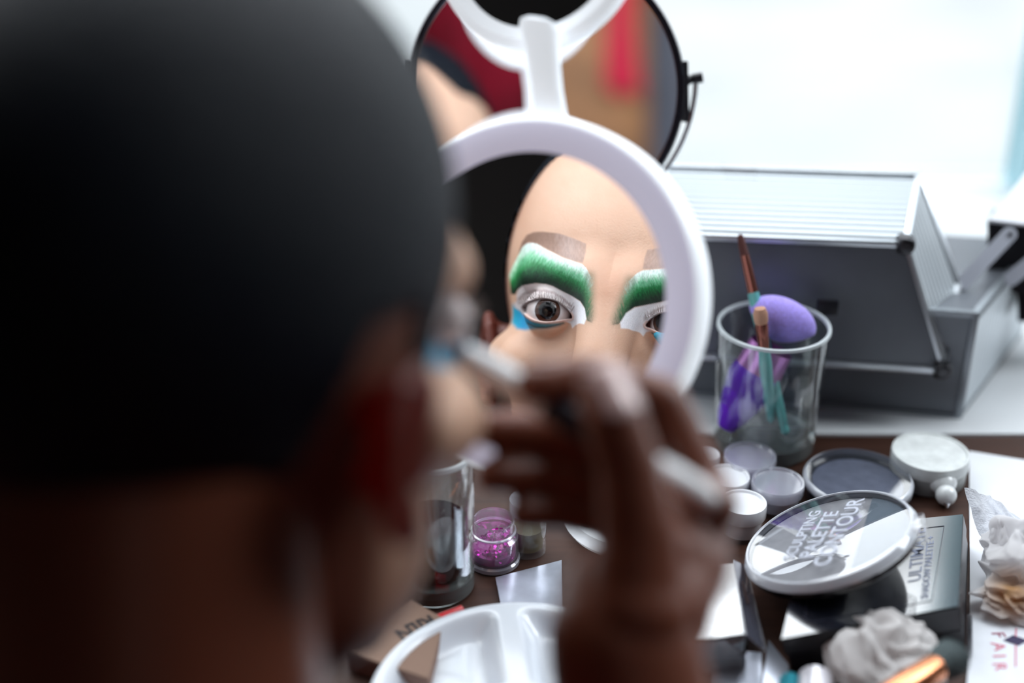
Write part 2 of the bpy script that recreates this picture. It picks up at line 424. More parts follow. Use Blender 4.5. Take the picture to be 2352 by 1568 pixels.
# quads; outward winding fixed later by sign test
idx = np.arange(nr*nc).reshape(nr, nc); a = idx[:-1]; b_ = idx[1:]
Q = np.stack([a, np.roll(a,-1,1), np.roll(b_,-1,1), b_], -1).reshape(-1,4)
def np_mesh(name, verts, quads):
    me = bpy.data.meshes.new(name); me.vertices.add(len(verts)); me.vertices.foreach_set('co', np.asarray(verts, np.float32).ravel())
    q = np.asarray(quads, np.int32); k = q.shape[1]
    me.loops.add(q.size); me.loops.foreach_set('vertex_index', q.ravel())
    me.polygons.add(len(q)); me.polygons.foreach_set('loop_start', np.arange(0, q.size, k, dtype=np.int32))
    me.update(calc_edges=True); me.validate(); return me
tri = VW[Q[len(Q)//2]]; nn = np.cross(tri[1]-tri[0], tri[2]-tri[1]); cen = l2w(ORG)
if nn@(tri[0]-cen) < 0: Q = Q[:, ::-1]
head_me = np_mesh('head', VW, Q)
# ------------------------------------------------------------------ body: capsules fused into one skin
def cone_bm(bm, a, b, ra, rb, n=14, ns=7):
    """rounded tapered limb piece from a to b (metres)"""
    a = Vector(a); b = Vector(b); t = (b-a); Ln = t.length
    if Ln < 1e-6: t = Vector((0,0,1)); Ln = 1e-6
    q = t.normalized().to_track_quat('Z','Y').to_matrix()
    prof = [(ra*math.cos(x), -ra*math.sin(x)) for x in [math.pi/2*(1-i/ns) for i in range(ns)]]
    prof += [(ra, 0), (rb, Ln)]
    prof += [(rb*math.cos(x), Ln+rb*math.sin(x)) for x in [math.pi/2*i/ns for i in range(1, ns+1)]]
    prof = [(max(r, 0), z) for r, z in prof]
    mt = q.to_4x4(); mt.translation = a
    add_lathe(bm, prof, n, False, mt)
def limb(bm, pts, n=16):
    for (a, ra), (b, rb) in zip(pts[:-1], pts[1:]): cone_bm(bm, a, b, ra, rb, n)
def ell_bm(bm, c, r, rot=None):
    m = Matrix.Translation(Vector(c)) @ (rot.to_4x4() if rot else Matrix.Identity(4)) @ Matrix.Diagonal((*r,1))
    bmesh.ops.create_icosphere(bm, subdivisions=4, radius=1, matrix=m)
def fuse(name, bm, voxel, smooth_it):
    me = bpy.data.meshes.new(name); bm.to_mesh(me); bm.free()
    o = bpy.data.objects.new(name, me); COL.objects.link(o)
    r = o.modifiers.new('r','REMESH'); r.mode = 'VOXEL'; r.voxel_size = voxel; r.use_smooth_shade = True
    s = o.modifiers.new('s','SMOOTH'); s.factor = .5; s.iterations = smooth_it
    dg = bpy.context.evaluated_depsgraph_get(); dg.update()
    m2 = bpy.data.meshes.new_from_object(o.evaluated_get(dg)); bpy.data.objects.remove(o); m2.name = name
    return m2
hw = lambda *p: l2w1(p)
# spine positions in the room
neck_top = hw(0,-32,-18); neck_bot = hw(0,-88,-118)
print('neck', neck_top, neck_bot, 'ear', hw(76,-6,-12))
neck_bot = Vector((-.112,.312,.100))
bm = bmesh.new()
# --- neck, shoulders, torso
limb(bm, [(hw(0,-14,-8),.050),(neck_top,.054),(neck_bot,.056),((-.12,.262,.055),.075)], 24)
shR = Vector((.045,.13,.075)); shL = Vector((-.27,.29,.035)); elR = Vector((.08,.21,-.10)); wrR = P(1432,1480,452)
limb(bm, [((-.11,.255,.07),.060),(shR,.046)], 20); limb(bm, [((-.125,.30,.06),.054),(P(150,1880,440),.048),(shL,.048)], 20); limb(bm, [((-.13,.28,.06),.060),(shL,.050)], 20)
limb(bm, [((-.115,.22,.0),.105),((-.12,.17,-.13),.118),((-.125,.10,-.28),.110),((-.125,.06,-.38),.120)], 24)
limb(bm, [((-.03,.19,-.02),.075),((-.05,.13,-.16),.085)], 20); limb(bm, [((-.20,.25,-.02),.075),((-.19,.18,-.16),.085)], 20)
# arms
limb(bm, [(shR,.046),(shR.lerp(elR,.5),.043),(elR,.036),(elR.lerp(wrR,.35),.037),(elR.lerp(wrR,.75),.029),(wrR,.0255)], 20)
elL = Vector((-.36,.24,-.22)); wrL = Vector((-.20,.36,-.30))
limb(bm, [(shL,.050),(elL,.038),(elL.lerp(wrL,.4),.038),(wrL,.025)], 20)
hL = wrL+Vector((.05,.035,-.012))
limb(bm, [(wrL,.022),(hL,.024)], 16)
for k in range(4):
    a_ = hL+Vector((.02+.004*k,.02-.014*k,0)); b1 = a_+Vector((.035,.012-.004*k,-.004)); b2 = b1+Vector((.024,.004,-.012)); limb(bm, [(a_,.0095),(b1,.0085),(b2,.0072)], 10)
limb(bm, [(wrL,.014),(wrL+Vector((.03,.055,0)),.011),(wrL+Vector((.055,.075,-.004)),.009)], 10)
# legs under the table
for s in (-1,1):
    hip = Vector((-.125+s*.09,.06,-.39)); kn = Vector((-.12+s*.13,.44,-.30)); an = Vector((-.12+s*.13,.42,-.67)); toe = an+Vector((0,.15,-.045))
    limb(bm, [(hip,.095),(kn,.060),(kn.lerp(an,.35),.058),(an,.036)], 20); limb(bm, [(an+Vector((0,-.03,-.03)),.036),(an+Vector((0,.07,-.04)),.034),(toe,.024)], 16)
body_a = fuse('b1', bm, .0045, 6)
# --- right hand, holding the brush
bm = bmesh.new()
hand = dict(
 thumb=[(P(1462,1410,446),.0170),(P(1470,1235,446),.0130),(P(1446,1075,446),.0104),(P(1412,970,446),.0100),(P(1378,905,449),.0078)],
 index=[(P(1560,1290,472),.0150),(P(1615,1165,486),.0122),(P(1518,925,484),.0096),(P(1350,866,480),.0082),(P(1232,882,472),.0070)],
 middle=[(P(1530,1320,474),.0140),(P(1590,1215,486),.0118),(P(1420,1010,506),.0095),(P(1245,985,506),.0082),(P(1128,985,497),.0070)],
 ring=[(P(1500,1350,478),.0140),(P(1555,1275,495),.0112),(P(1400,1105,512),.0090),(P(1250,1085,508),.0078),(P(1135,1092,497),.0068)],
 pinky=[(P(1470,1390,478),.0135),(P(1505,1330,500),.0100),(P(1400,1190,512),.0080),(P(1290,1175,508),.0070),(P(1205,1180,500),.0060)])
for k, pts in hand.items(): limb(bm, pts, 18)
for tgt, r_ in ((hand['index'][0][0],.017),(hand['middle'][0][0],.018),(hand['ring'][0][0],.017),(hand['pinky'][0][0],.016),(hand['thumb'][0][0],.018)):
    limb(bm, [(wrR.lerp(tgt,.0),.0225),(tgt,r_)], 18)
limb(bm, [(hand['thumb'][0][0],.0150),(P(1560,1260,470),.014)], 16); limb(bm, [(hand['thumb'][1][0],.0120),(P(1570,1290,472),.014)], 16); limb(bm, [(wrR.lerp(P(1540,1300,466),.55),.0225),(P(1545,1310,468),.018)], 16)
limb(bm, [(elR.lerp(wrR,.72),.0285),(wrR,.0245),(P(1440,1400,458),.023)], 20)
# knuckle creases come from the joints: small bony bumps
for q_, r_ in ((P(1632,1160,470),.0095),(P(1600,1205,480),.0095),(P(1527,925,484),.0078)): ell_bm(bm, q_, (r_,)*3)
body_b = fuse('b2', bm, .0014, 9)
# --- ears
ear_me = []
for s in (-1, 1):
    bm = bmesh.new()
    e = lambda x, y, z: l2w1((s*(72+(x-72)*.72), (y+10)*.82-4, (z+10)*.80-15))
    limb(bm, [(e(x,y,z),r/1000) for x,y,z,r in [(71,2,-14,3.2),(75,4,0,3.4),(79,2,12,3.6),(83,-8,19,3.8),(86,-20,15,3.8),(88,-27,2,3.8),(87,-27,-12,3.6),(83,-21,-26,3.6),(77,-10,-36,4.6),(73,-2,-40,5.2),(71,2,-32,3.5)]], 12)
    limb(bm, [(e(x,y,z),r/1000) for x,y,z,r in [(78,-6,8,2.6),(81,-15,4,3.0),(82,-19,-8,3.0),(79,-15,-22,3.0),(75,-7,-27,3.2)]], 12)
    limb(bm, [(e(x,y,z),r/1000) for x,y,z,r in [(71,4,-12,3.5),(73,4,-20,3.8)]], 12)
    limb(bm, [(e(76,-8,12),.0045),(e(76,-12,-6),.0055),(e(75,-10,-24),.005),(e(73,-4,-34),.0055)], 12)
    limb(bm, [(e(80,-18,8),.0035),(e(81,-20,-10),.0035)], 12)
    limb(bm, [(e(66,-10,6),.008),(e(72,-12,-4),.006),(e(66,-8,-20),.008)], 12)
    ear_me.append(fuse('b3', bm, .0013, 4))
def cat(name, parts, mats_):
    vs = []; loops = []; starts = []; mi = []; cols = []; off = 0; lo_ = 0
    for me, m_, c_ in parts:
        n = len(me.vertices); co = np.empty(n*3, np.float32); me.vertices.foreach_get('co', co); vs.append(co)
        li = np.empty(len(me.loops), np.int32); me.loops.foreach_get('vertex_index', li); loops.append(li+off)
        st = np.empty(len(me.polygons), np.int32); me.polygons.foreach_get('loop_start', st); starts.append(st+lo_)
        mi.append(np.full(len(st), m_, np.int32)); off += n; lo_ += len(li)
        cc = np.ones((n,4), np.float32); cc[:,:3] = c_; cols.append(cc)
    me = bpy.data.meshes.new(name); v = np.concatenate(vs); me.vertices.add(len(v)//3); me.vertices.foreach_set('co', v)
    l = np.concatenate(loops); me.loops.add(len(l)); me.loops.foreach_set('vertex_index', l)
    s = np.concatenate(starts); me.polygons.add(len(s)); me.polygons.foreach_set('loop_start', s)
    me.polygons.foreach_set('material_index', np.concatenate(mi))
    me.polygons.foreach_set('use_smooth', np.ones(len(s), bool))
    me.update(calc_edges=True)
    at = me.color_attributes.new('paint', 'FLOAT_COLOR', 'POINT'); at.data.foreach_set('color', np.concatenate(cols).ravel())
    for m in mats_: me.materials.append(m)
    return me
def skin_mat(name, attr=True, col=None, sss=.15, rough=.45):
    m, N, L = new_mat(name); b = N['Principled BSDF']
    b.inputs['Roughness'].default_value = rough; b.inputs['Subsurface Weight'].default_value = sss
    b.inputs['Subsurface Radius'].default_value = (1,.35,.2); b.inputs['Subsurface Scale'].default_value = .003
    tc = N.new('ShaderNodeTexCoord'); n = N.new('ShaderNodeTexNoise'); n.inputs['Scale'].default_value = 900; n.inputs['Detail'].default_value = 3
    L.new(tc.outputs['Object'], n.inputs['Vector']); bp = N.new('ShaderNodeBump'); bp.inputs['Strength'].default_value = .25; bp.inputs['Distance'].default_value = .0006
    L.new(n.outputs['Fac'], bp.inputs['Height']); L.new(bp.outputs['Normal'], b.inputs['Normal'])
    if attr:
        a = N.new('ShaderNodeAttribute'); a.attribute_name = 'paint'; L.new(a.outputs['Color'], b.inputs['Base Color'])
    else: b.inputs['Base Color'].default_value = (*col,1)
    return m
face_m = skin_mat('painted_face_skin', True, sss=.08, rough=.55)
body_m = skin_mat('brown_skin', False, tuple(lin(118,66,47)), rough=.36)
def ear_mat(name, f_, c_):
    m, N, L = new_mat(name)
    b = N['Principled BSDF']; b.inputs['Base Color'].default_value = (*lin(105,52,40),1); b.inputs['Roughness'].default_value = .45
    tl = N.new('ShaderNodeBsdfTranslucent'); tl.inputs['Color'].default_value = (*c_,1)
    mx = N.new('ShaderNodeMixShader'); mx.inputs[0].default_value = f_; out = N['Material Output']
    L.new(b.outputs[0], mx.inputs[1]); L.new(tl.outputs[0], mx.inputs[2]); L.new(mx.outputs[0], out.inputs[0]); return m
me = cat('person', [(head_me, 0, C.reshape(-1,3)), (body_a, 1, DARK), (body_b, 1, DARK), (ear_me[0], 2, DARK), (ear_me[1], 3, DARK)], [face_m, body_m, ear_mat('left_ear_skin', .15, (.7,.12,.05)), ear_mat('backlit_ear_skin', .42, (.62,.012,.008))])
person = bpy.data.objects.new('person', me); COL.objects.link(person)
tag(person, 'person seen from behind at left, painting one eye with a brush', 'person')
# ------------------------------------------------------------------ hair: close-cropped cap
HY = [-125,-75,-45,-26,-14,8,20,28,36,46,58,70,90]; HZc = [-52,-52,-46,-20,20,24,-4,4,48,72,86,94,96]
zhl = np.interp(V0[...,1], [-125,-75,-45,-26,-14,-8,-2,6,16,30,45,60,90], [-52,-52,-46,-20,20,30,52,76,92,104,110,112,112]); zh = np.where(V0[...,0] < 0, zhl, np.interp(V0[...,1], HY, HZc)*1.0)
bl_ = sm(-14, 14, V0[...,0]); zh = zhl*(1-bl_)+np.interp(V0[...,1], HY, HZc)*bl_; hd = (V0[...,2]-zh)
hair_t = sm(-1, 5, hd)
HV = ORG+DIR*(RAD+2.6*hair_t-.4 + hair_t*.5*(vnoise(az*120, el*120, 11)-.5))[...,None]
step = 2
keep = (hd.reshape(-1)[Q] > -1).all(1)
hv = l2w(HV.reshape(-1,3)); used = np.unique(Q[keep]); remap = np.full(nr*nc, -1); remap[used] = np.arange(len(used))
hair_me = np_mesh('hair', hv[used], remap[Q[keep]])
hm = mat('black_cropped_hair', (.004,.006,.011), rough=.5, spec=.16, bump=.4, bscale=2500)
hair = link('hair', hair_me, hm, person)
# ------------------------------------------------------------------ eyes
em, N, L = new_mat('eye_surface'); b = N['Principled BSDF']; b.inputs['Roughness'].default_value = .12; b.inputs['Coat Weight'].default_value = .35; b.inputs['Specular IOR Level'].default_value = .3; b.inputs['Coat Roughness'].default_value = .02
tc = N.new('ShaderNodeTexCoord'); sx = N.new('ShaderNodeSeparateXYZ'); L.new(tc.outputs['Object'], sx.inputs[0])
mr = N.new('ShaderNodeMapRange'); mr.inputs['From Min'].default_value = .0085; mr.inputs['From Max'].default_value = .0123; L.new(sx.outputs['Z'], mr.inputs['Value'])
cr = N.new('ShaderNodeValToRGB'); el_ = cr.color_ramp.elements
el_[0].position = 0; el_[0].color = (.62,.52,.50,1); el_[1].position = .46; el_[1].color = (.70,.66,.66,1)
for p_, c_ in ((.52,(.03,.015,.012,1)),(.60,(.075,.026,.014,1)),(.84,(.05,.016,.009,1)),(.90,(.002,.002,.002,1)),(1,(.001,.001,.001,1))):
    e_ = el_.new(p_); e_.color = c_
L.new(mr.outputs['Result'], cr.inputs[0]); L.new(cr.outputs[0], b.inputs['Base Color'])
def vray_point(px, py, near, r):
    """gaze point on the eyeball around `near` that shows at the measured place in the mirror"""
    g = np.array([0,1.,0])
    for _ in range(60):
        v = l2v(near+r*g); e = np.array([px-(CX+F*v[0]/v[2]), py-(CY+F*v[1]/v[2])])*v[2]/F
        g = g+np.array([e[0],0,-e[1]])/r*.5; g /= np.linalg.norm(g)
    return g
for s, (ix, iy) in ((-1,(1257,712)),(1,(1524,736))):
    c_ = EC*np.array([-s,1,1]); g_ = vray_point(ix, iy, c_, 12.2)
    cw = l2w1(c_); gw = (l2w1(c_+g_*10)-cw).normalized()
    bm = bmesh.new(); bmesh.ops.create_uvsphere(bm, u_segments=48, v_segments=32, radius=.0122)
    for v in bm.verts:                                        # cornea
        ca = v.co.z/.0122
        if ca > .80: v.co *= 1+.045*min(1,(ca-.80)/.15)
    o = bmobj('eye', bm, em, person); o.location = cw; o.rotation_euler = gw.to_track_quat('Z','Y').to_euler()
# lashes
flat = V1.reshape(-1,3); fq = np.stack([QX.reshape(-1), QY.reshape(-1)], -1)
lash_m = mat('dusted_lashes', tuple(lin(165,150,145)), rough=.9)
lashdark = lash_m
up_edge = catmull([(522,985),(548,957),(600,938),(660,932),(720,944),(770,975),(806,1012)], 14)[:-14]
for s in (-1, 1):
    bm = bmesh.new(); sel = (np.sign(flat[:,0]) == s) & (flat[:,1] > 40)
    ii = np.where(sel)[0]; fq_s = fq[ii]
    for k, e_ in enumerate(up_edge):
        if e_[0] < 515 or e_[0] > 815: continue
        j = ii[np.argmin(((fq_s-(e_+np.array([0,-7])))**2).sum(1))]; p0 = flat[j]
        for _ in range(2):
            lat = (e_[0]-650)/150.0; out_ = np.array([-.45*lat*(-s)*-1*0 + s*(-lat)*.5, .8, .15+.25*random.random()])
            out_ = out_/np.linalg.norm(out_); Ln = (3.6+1.6*random.random())*(1.15 if lat < -.2 else .75)
            p1 = p0+out_*Ln*.5+np.array([0,0,-.8]); p2 = p0+out_*Ln+np.array([random.uniform(-.7,.7),0,1.4+random.random()])
            add_tube(bm, [l2w1(p0),l2w1(p1),l2w1(p2)], [.00011,.00009,.00003], 4)
    bmobj('eyelashes', bm, lash_m, person)
# nails
nail_m = mat('pale_fingernail', tuple(lin(225,190,185)), rough=.15, coat=.8)
def nail(tip, prev, toward, r, ln):
    d_ = (tip-prev).normalized(); c_ = tip.lerp(prev, .25)
    nrm = (toward-c_); nrm = (nrm-d_*nrm.dot(d_)).normalized(); sd = d_.cross(nrm)
    bm = bmesh.new(); nu, nv = 10, 12; grid = []
    for i in range(nu+1):
        row = []
        for j in range(nv+1):
            a_ = (j/nv-.5)*1.9; t = (i/nu-.5)
            w_ = math.sqrt(max(0, 1-(max(0, abs(t)*2-.55)/.6)**2)); rr = r*1.10
            row.append(bm.verts.new(c_+d_*(t*ln)+nrm*(rr*math.cos(a_*w_)-r*.06*(abs(t)*2)**3)+sd*(rr*math.sin(a_*w_))))
        grid.append(row)
    for i in range(nu):
        for j in range(nv): bm.faces.new((grid[i][j],grid[i+1][j],grid[i+1][j+1],grid[i][j+1]))
    o = bmobj('fingernail', bm, nail_m, person)
    m_ = o.modifiers.new('t','SOLIDIFY'); m_.thickness = .0006; return o
th_ = hand['thumb']; nail(th_[4][0], th_[3][0], th_[4][0]+Vector((.54,-.45,.72)), .0096, .018)
ix_ = hand['index']; nail(ix_[4][0], ix_[3][0], ix_[4][0]+Vector((0,.1,.06)), .0072, .011)
# ------------------------------------------------------------------ clothing
bm = bmesh.new()
limb(bm, [((-.113,.300,.088),.0665),((-.12,.255,.045),.085)], 24)
limb(bm, [((-.11,.255,.064),.067),(shR,.055)], 20); limb(bm, [((-.13,.28,.054),.067),(shL,.058)], 20); limb(bm, [((-.125,.30,.06),.062),(P(150,1880,440),.055),(shL,.055)], 20)
limb(bm, [((-.115,.22,.0),.112),((-.12,.17,-.13),.126),((-.125,.10,-.28),.118),((-.125,.06,-.38),.128)], 24)
limb(bm, [((-.03,.19,-.02),.083),((-.05,.13,-.16),.093)], 20); limb(bm, [((-.20,.25,-.02),.083),((-.19,.18,-.16),.093)], 20)
limb(bm, [(shR,.055),(shR.lerp(elR,.6),.053)], 20); limb(bm, [(shL,.058),(shL.lerp(elL,.6),.054)], 20)
sh = fuse('t_shirt', bm, .005, 5)
link('t_shirt', sh, mat('dark_red_cotton', (.16,.006,.016), rough=.85, bump=.3, bscale=900), person)
bm = bmesh.new()
for s in (-1,1):
    hip = Vector((-.125+s*.09,.06,-.39)); kn = Vector((-.12+s*.13,.44,-.30)); an = Vector((-.12+s*.13,.42,-.67))
    limb(bm, [((-.125,.06,-.37),.13),(hip,.102),(kn,.068),(kn.lerp(an,.35),.066),(an+Vector((0,0,.05)),.05)], 20)
tr_ = fuse('trousers', bm, .006, 4); link('trousers', tr_, mat('black_trousers', (.01,.01,.012), rough=.9), person)
SZ = -.03
st = empty('stool', (-.125,.05,FZ), 'round black stool under the seated person', 'stool')
adopt(st, lathe('seat', [(0,-.545),(.15,-.545),(.16,-.53),(.15,-.515),(0,-.512)], M['black'], None, 48, ax=Matrix.Translation((-.125,.05,0))),
      lathe('base', [(0,FZ),(.2,FZ),(.19,FZ+.02),(.03,FZ+.03),(.03,-.545),(0,-.545)], M['dark_metal'], None, 32, ax=Matrix.Translation((-.125,.05,0))))
# ------------------------------------------------------------------ brush in the hand
tipv = np.array([24.5, 79.0, 3.2]); tip = l2w1(tipv); end = P(1642,1158,458)
bd_ = (end-tip); BL_ = bd_.length; bd_.normalize()
mt = frame_mtx(tip, bd_.orthogonal(), Vector((0,0,1))); zq = bd_.to_track_quat('Z','Y').to_matrix().to_4x4(); zq.translation = tip
hb = empty('makeup_brush', end, 'make-up brush with blue tip and white ends held in the raised hand', 'brush')
blue_b = mat('blue_loaded_bristles', tuple(lin(60,150,175)), rough=.7, noise_amt=.2, nscale=900)
silv = mat('pearl_silver', (.90,.93,.95), rough=.35, coat=.5)
adopt(hb, lathe('bristles', [(0,0),(.0014,.0010),(.0030,.005),(.0038,.010),(.0036,.0125)], blue_b, None, 24, ax=zq),
      lathe('ferrule', [(.0036,.0115),(.0042,.012),(.0052,.022),(.0055,.046),(0,.046)], silv, None, 32, ax=zq),
      lathe('handle', [(.0050,.045),(.0054,.055),(.0055,BL_*.62),(.0050,BL_-.0225),(0,BL_-.0225)], mat('dark_brush_handle', (.015,.012,.02), rough=.3), None, 32, ax=zq),
      lathe('end_cap', [(.0050,BL_-.023),(.0053,BL_-.015),(.0050,BL_-.004),(.0035,BL_),(0,BL_+.0006)], silv, None, 32, ax=zq))
# ------------------------------------------------------------------ ring mirror
def plane_pt(px, py, off=0.0):
    r_ = np.array([(px-CX)/F, (py-CY)/F, 1.0]); s = (DV+off)/(NV@r_); return r_*s
RC = plane_pt(1207.2, 682.8); RR = .0765
rc = Vector(c2w(RC)); nW = Vector(CW@NV)*1000; nW.normalize()           # NV points back to the camera
rx = Vector((0,0,1)).cross(nW).normalized(); ry = nW.cross(rx)
rm = Matrix((rx, ry, nW)).transposed().to_4x4(); rm.translation = rc
vm = empty('ring_light_mirror', (rc.x+.03, rc.y+.05, 0), 'white round ring-light mirror showing the painted face, small mirror arm above', 'mirror')
RI = .0628
parts = [lathe('ring_frame', [(RR-.0005,.0015),(RR,.001),(RR+.0012,-.0005),(RR+.0022,-.004),(RR+.002,-.014),(RR-.004,-.018),(0,-.018),(0,-.0175),(RI-.004,-.004),(RI,-.0008),(RR-.0015,.0012)], M['glow_plastic'], None, 160, True, rm),
         lathe('light_ring', [(RI-.0002,.0002),(RI+.001,.0008),(RR-.002,.0022),(RR-.0009,.0016),(RR-.0009,-.001),(RI,-.001)], M['diffuser'], None, 160, True, rm)]
bm = bmesh.new(); add_lathe(bm, [(0,0),(RI,0),(RI,-.001),(0,-.001)], 128, False, rm)
parts.append(bmobj('mirror_glass', bm, M['mirror'], smooth=False))
# upper small mirror and neck
uc = P(1231,-139,632); ur = .0487
um = rm.copy(); um.translation = uc
parts.append(lathe('small_frame', [(ur-.0095,.001),(ur-.004,.003),(ur,.001),(ur+.001,-.004),(ur-.002,-.010),(0,-.011),(0,-.0105),(ur-.0095,-.002)], M['glow_plastic'], None, 128, True, um))
bm = bmesh.new(); add_lathe(bm, [(0,0),(ur-.0088,0),(ur-.0088,-.001),(0,-.001)], 96, False, um)
parts.append(bmobj('small_mirror_glass', bm, M['mirror'], smooth=False))
pa = P(1240,70,622); pb = P(1262,285,620)
bm = bmesh.new(); nk = []
ctr = [(P(1236,40,623),.0045,.003),(P(1237,48,622),.0080,.004),(P(1240,70,622),.0095,.0045),(P(1246,120,621),.0078,.004),(P(1256,200,620),.0072,.004),(P(1264,270,620),.0080,.004),(P(1268,300,622),.0095,.004)]
rings = []
for c_, w_, t_ in ctr:
    rings.append([bm.verts.new(c_+rx*(w_*math.copysign(abs(math.cos(x))**.6, math.cos(x)))+nW*(t_*math.copysign(abs(math.sin(x))**.6, math.sin(x)))) for x in [2*math.pi*i/24 for i in range(24)]])
for a_, b2 in zip(rings[:-1], rings[1:]):
    for i in range(24): bm.faces.new((a_[i],a_[(i+1)%24],b2[(i+1)%24],b2[i]))
bm.faces.new(rings[0]); bm.faces.new(rings[-1])
parts.append(bmobj('neck', bm, M['glow_plastic']))
# stand
foot = T(1452,1200); foot.z = 0
back = rc - nW*.018
parts.append(tube('stem', [back, back-nW*.012, Vector((foot.x,foot.y,.10)), Vector((foot.x,foot.y,.008))], [.011,.009,.0075,.008], M['glow_plastic']))
parts.append(lathe('base', [(0,0),(.034,0),(.036,.003),(.033,.008),(.012,.013),(0,.013)], M['glow_plastic'], None, 64, ax=Matrix.Translation(foot)))
adopt(vm, *parts)
# ------------------------------------------------------------------ black standing mirror
bc = P(1253,210,800); camp = Vector((0,0,H/1000)); R2 = .0785
tgt = Vector((.06,-1.6,.98))
nb = ((camp-bc).normalized()+(tgt-bc).normalized()).normalized()
bx_ = Vector((0,0,1)).cross(nb).normalized(); by_ = nb.cross(bx_)
m2 = Matrix((bx_, by_, nb)).transposed().to_4x4(); m2.translation = bc
sm_ = empty('standing_mirror', (bc.x, bc.y+.03, 0), 'round black-framed tilting table mirror behind the white ring mirror', 'mirror')
ps = [lathe('frame', [(R2-.0045,.0015),(R2-.003,.0032),(R2-.001,.0030),(R2,.001),(R2,-.006),(R2-.003,-.008),(0,-.009),(0,-.0085),(R2-.0045,-.002)], M['dark_metal'], None, 160, True, m2)]
bm = bmesh.new(); add_lathe(bm, [(0,0),(R2-.0042,0),(R2-.0042,-.001),(0,-.001)], 128, False, m2)
ps.append(bmobj('mirror_glass', bm, M['mirror'], smooth=False))
for s in (-1,1):
    k0 = m2 @ Vector((s*R2*.99, .006, -.004)); k1 = m2 @ Vector((s*(R2+.010), .008, -.004))
    bm = bmesh.new(); add_tube(bm, [k0, k0.lerp(k1,.45), k0.lerp(k1,.5), k1], [.0042,.0022,.0030,.0030], 20)
    ps.append(bmobj('pivot_knob', bm, M['black'], smooth=True))
    ps.append(box('pivot_clip', (0,0,0), (.004,.034,.007), M['black'], None, .001, Matrix.Translation(m2 @ Vector((s*(R2+.0002), 0, -.004))) @ m2.to_3x3().to_4x4() @ Matrix.Rotation(s*.04,4,'Z')))
arc = [m2 @ Vector(((R2+.0065)*math.cos(a), .006+(R2+.0065)*math.sin(a), -.006)) for a in np.linspace(0.0, -math.pi, 40)]
ps.append(tube('yoke', arc, .0016, M['chrome'], None, 12))
low = arc[20]; fz = Vector((low.x, low.y+.005, .006))
ps.append(tube('stem', [low, low.lerp(fz,.5), fz], [.004,.004,.005], M['chrome'], None, 16))
ps.append(lathe('base', [(0,0),(.055,0),(.056,.002),(.052,.006),(.01,.010),(0,.010)], M['black'], None, 64, ax=Matrix.Translation((fz.x,fz.y,0))))
adopt(sm_, *ps)
# ------------------------------------------------------------------ things behind the camera, seen only in that mirror
def beh(dx, dz, y=-1.6):   # offsets (m) about the mirrored sight line
    return Vector((tgt.x+dx, y, tgt.z+dz))
BZ = -1.62
def drape(name, x0, x1, z0, z1, y, m, folds, amp, seed=1):
    bm = bmesh.new(); nx, nz = 90, 30; g = []
    for i in range(nx+1):
        row = []
        for j in range(nz+1):
            u, v = i/nx, j/nz
            yy = y+amp*math.sin(u*folds*2*math.pi+seed)*(.5+.5*v)+amp*.6*math.sin(u*folds*4.7+v*3+seed*2)
            row.append(bm.verts.new((x0+(x1-x0)*u+.012*math.sin(v*5+u*8), yy, z1+(z0-z1)*v+.01*math.sin(u*9+seed))))
        g.append(row)
    for i in range(nx):
        for j in range(nz): bm.faces.new((g[i][j],g[i+1][j],g[i+1][j+1],g[i][j+1]))
    return bmobj(name, bm, m)
rail = empty('clothes_rail', (tgt.x-.3,-1.75,FZ), 'metal clothes rail at the back of the room, reflected behind the ring mirror', 'clothes rail')
adopt(rail, tube('rail', [(tgt.x-.75,-1.75,1.45),(tgt.x-.02,-1.75,1.45)], .012, M['chrome']), tube('upright', [(tgt.x-.75,-1.75,FZ),(tgt.x-.75,-1.75,1.47)], .012, M['chrome']), tube('upright', [(tgt.x-.02,-1.75,FZ),(tgt.x-.02,-1.75,1.47)], .012, M['chrome']))
cr_ = drape('red_gown', tgt.x-.46, tgt.x-.02, .55, 1.462, -1.75, mat('crimson_velvet', (.22,.003,.022), rough=.9, noise_amt=.7, nscale=7), 4, .05, 1)
tag(cr_, 'crimson velvet gown hanging on the rail, dark red in the rear mirror', 'gown')
wd = empty('wardrobe', (tgt.x+.15,-1.95,FZ), 'tan wooden wardrobe at the back of the room, seen in the rear mirror', 'wardrobe')
wm = mat('tan_wood', (.44,.22,.10), rough=.5, noise_amt=.35, nscale=5)
adopt(wd, box('carcass', (tgt.x+.13,-1.95,.42), (.24,.4,-FZ*1+1.58), wm, None, .004), box('door', (tgt.x+.13,-1.742,.42), (.22,.016,2.2), wm, None, .003), tube('door_handle', [(tgt.x+.05,-1.725,.5),(tgt.x+.05,-1.725,.62)], .006, M['chrome']))
sc_ = drape('pink_scarf', tgt.x+.155, tgt.x+.225, 1.02, 1.54, -1.715, mat('hot_pink_cloth', (.80,.03,.10), rough=.8), 2, .008, 2)
tag(sc_, 'bright pink-red scarf hung over the right edge of the wardrobe', 'scarf')
gp = box('grey_screen', (tgt.x+.47,-1.9,.30), (.42,.03,2.05), mat('blue_grey_screen', (.16,.19,.26), rough=.7, noise_amt=.2, nscale=4), None, .003)
tag(gp, 'blue-grey folding screen panel standing right of the wardrobe', 'screen')
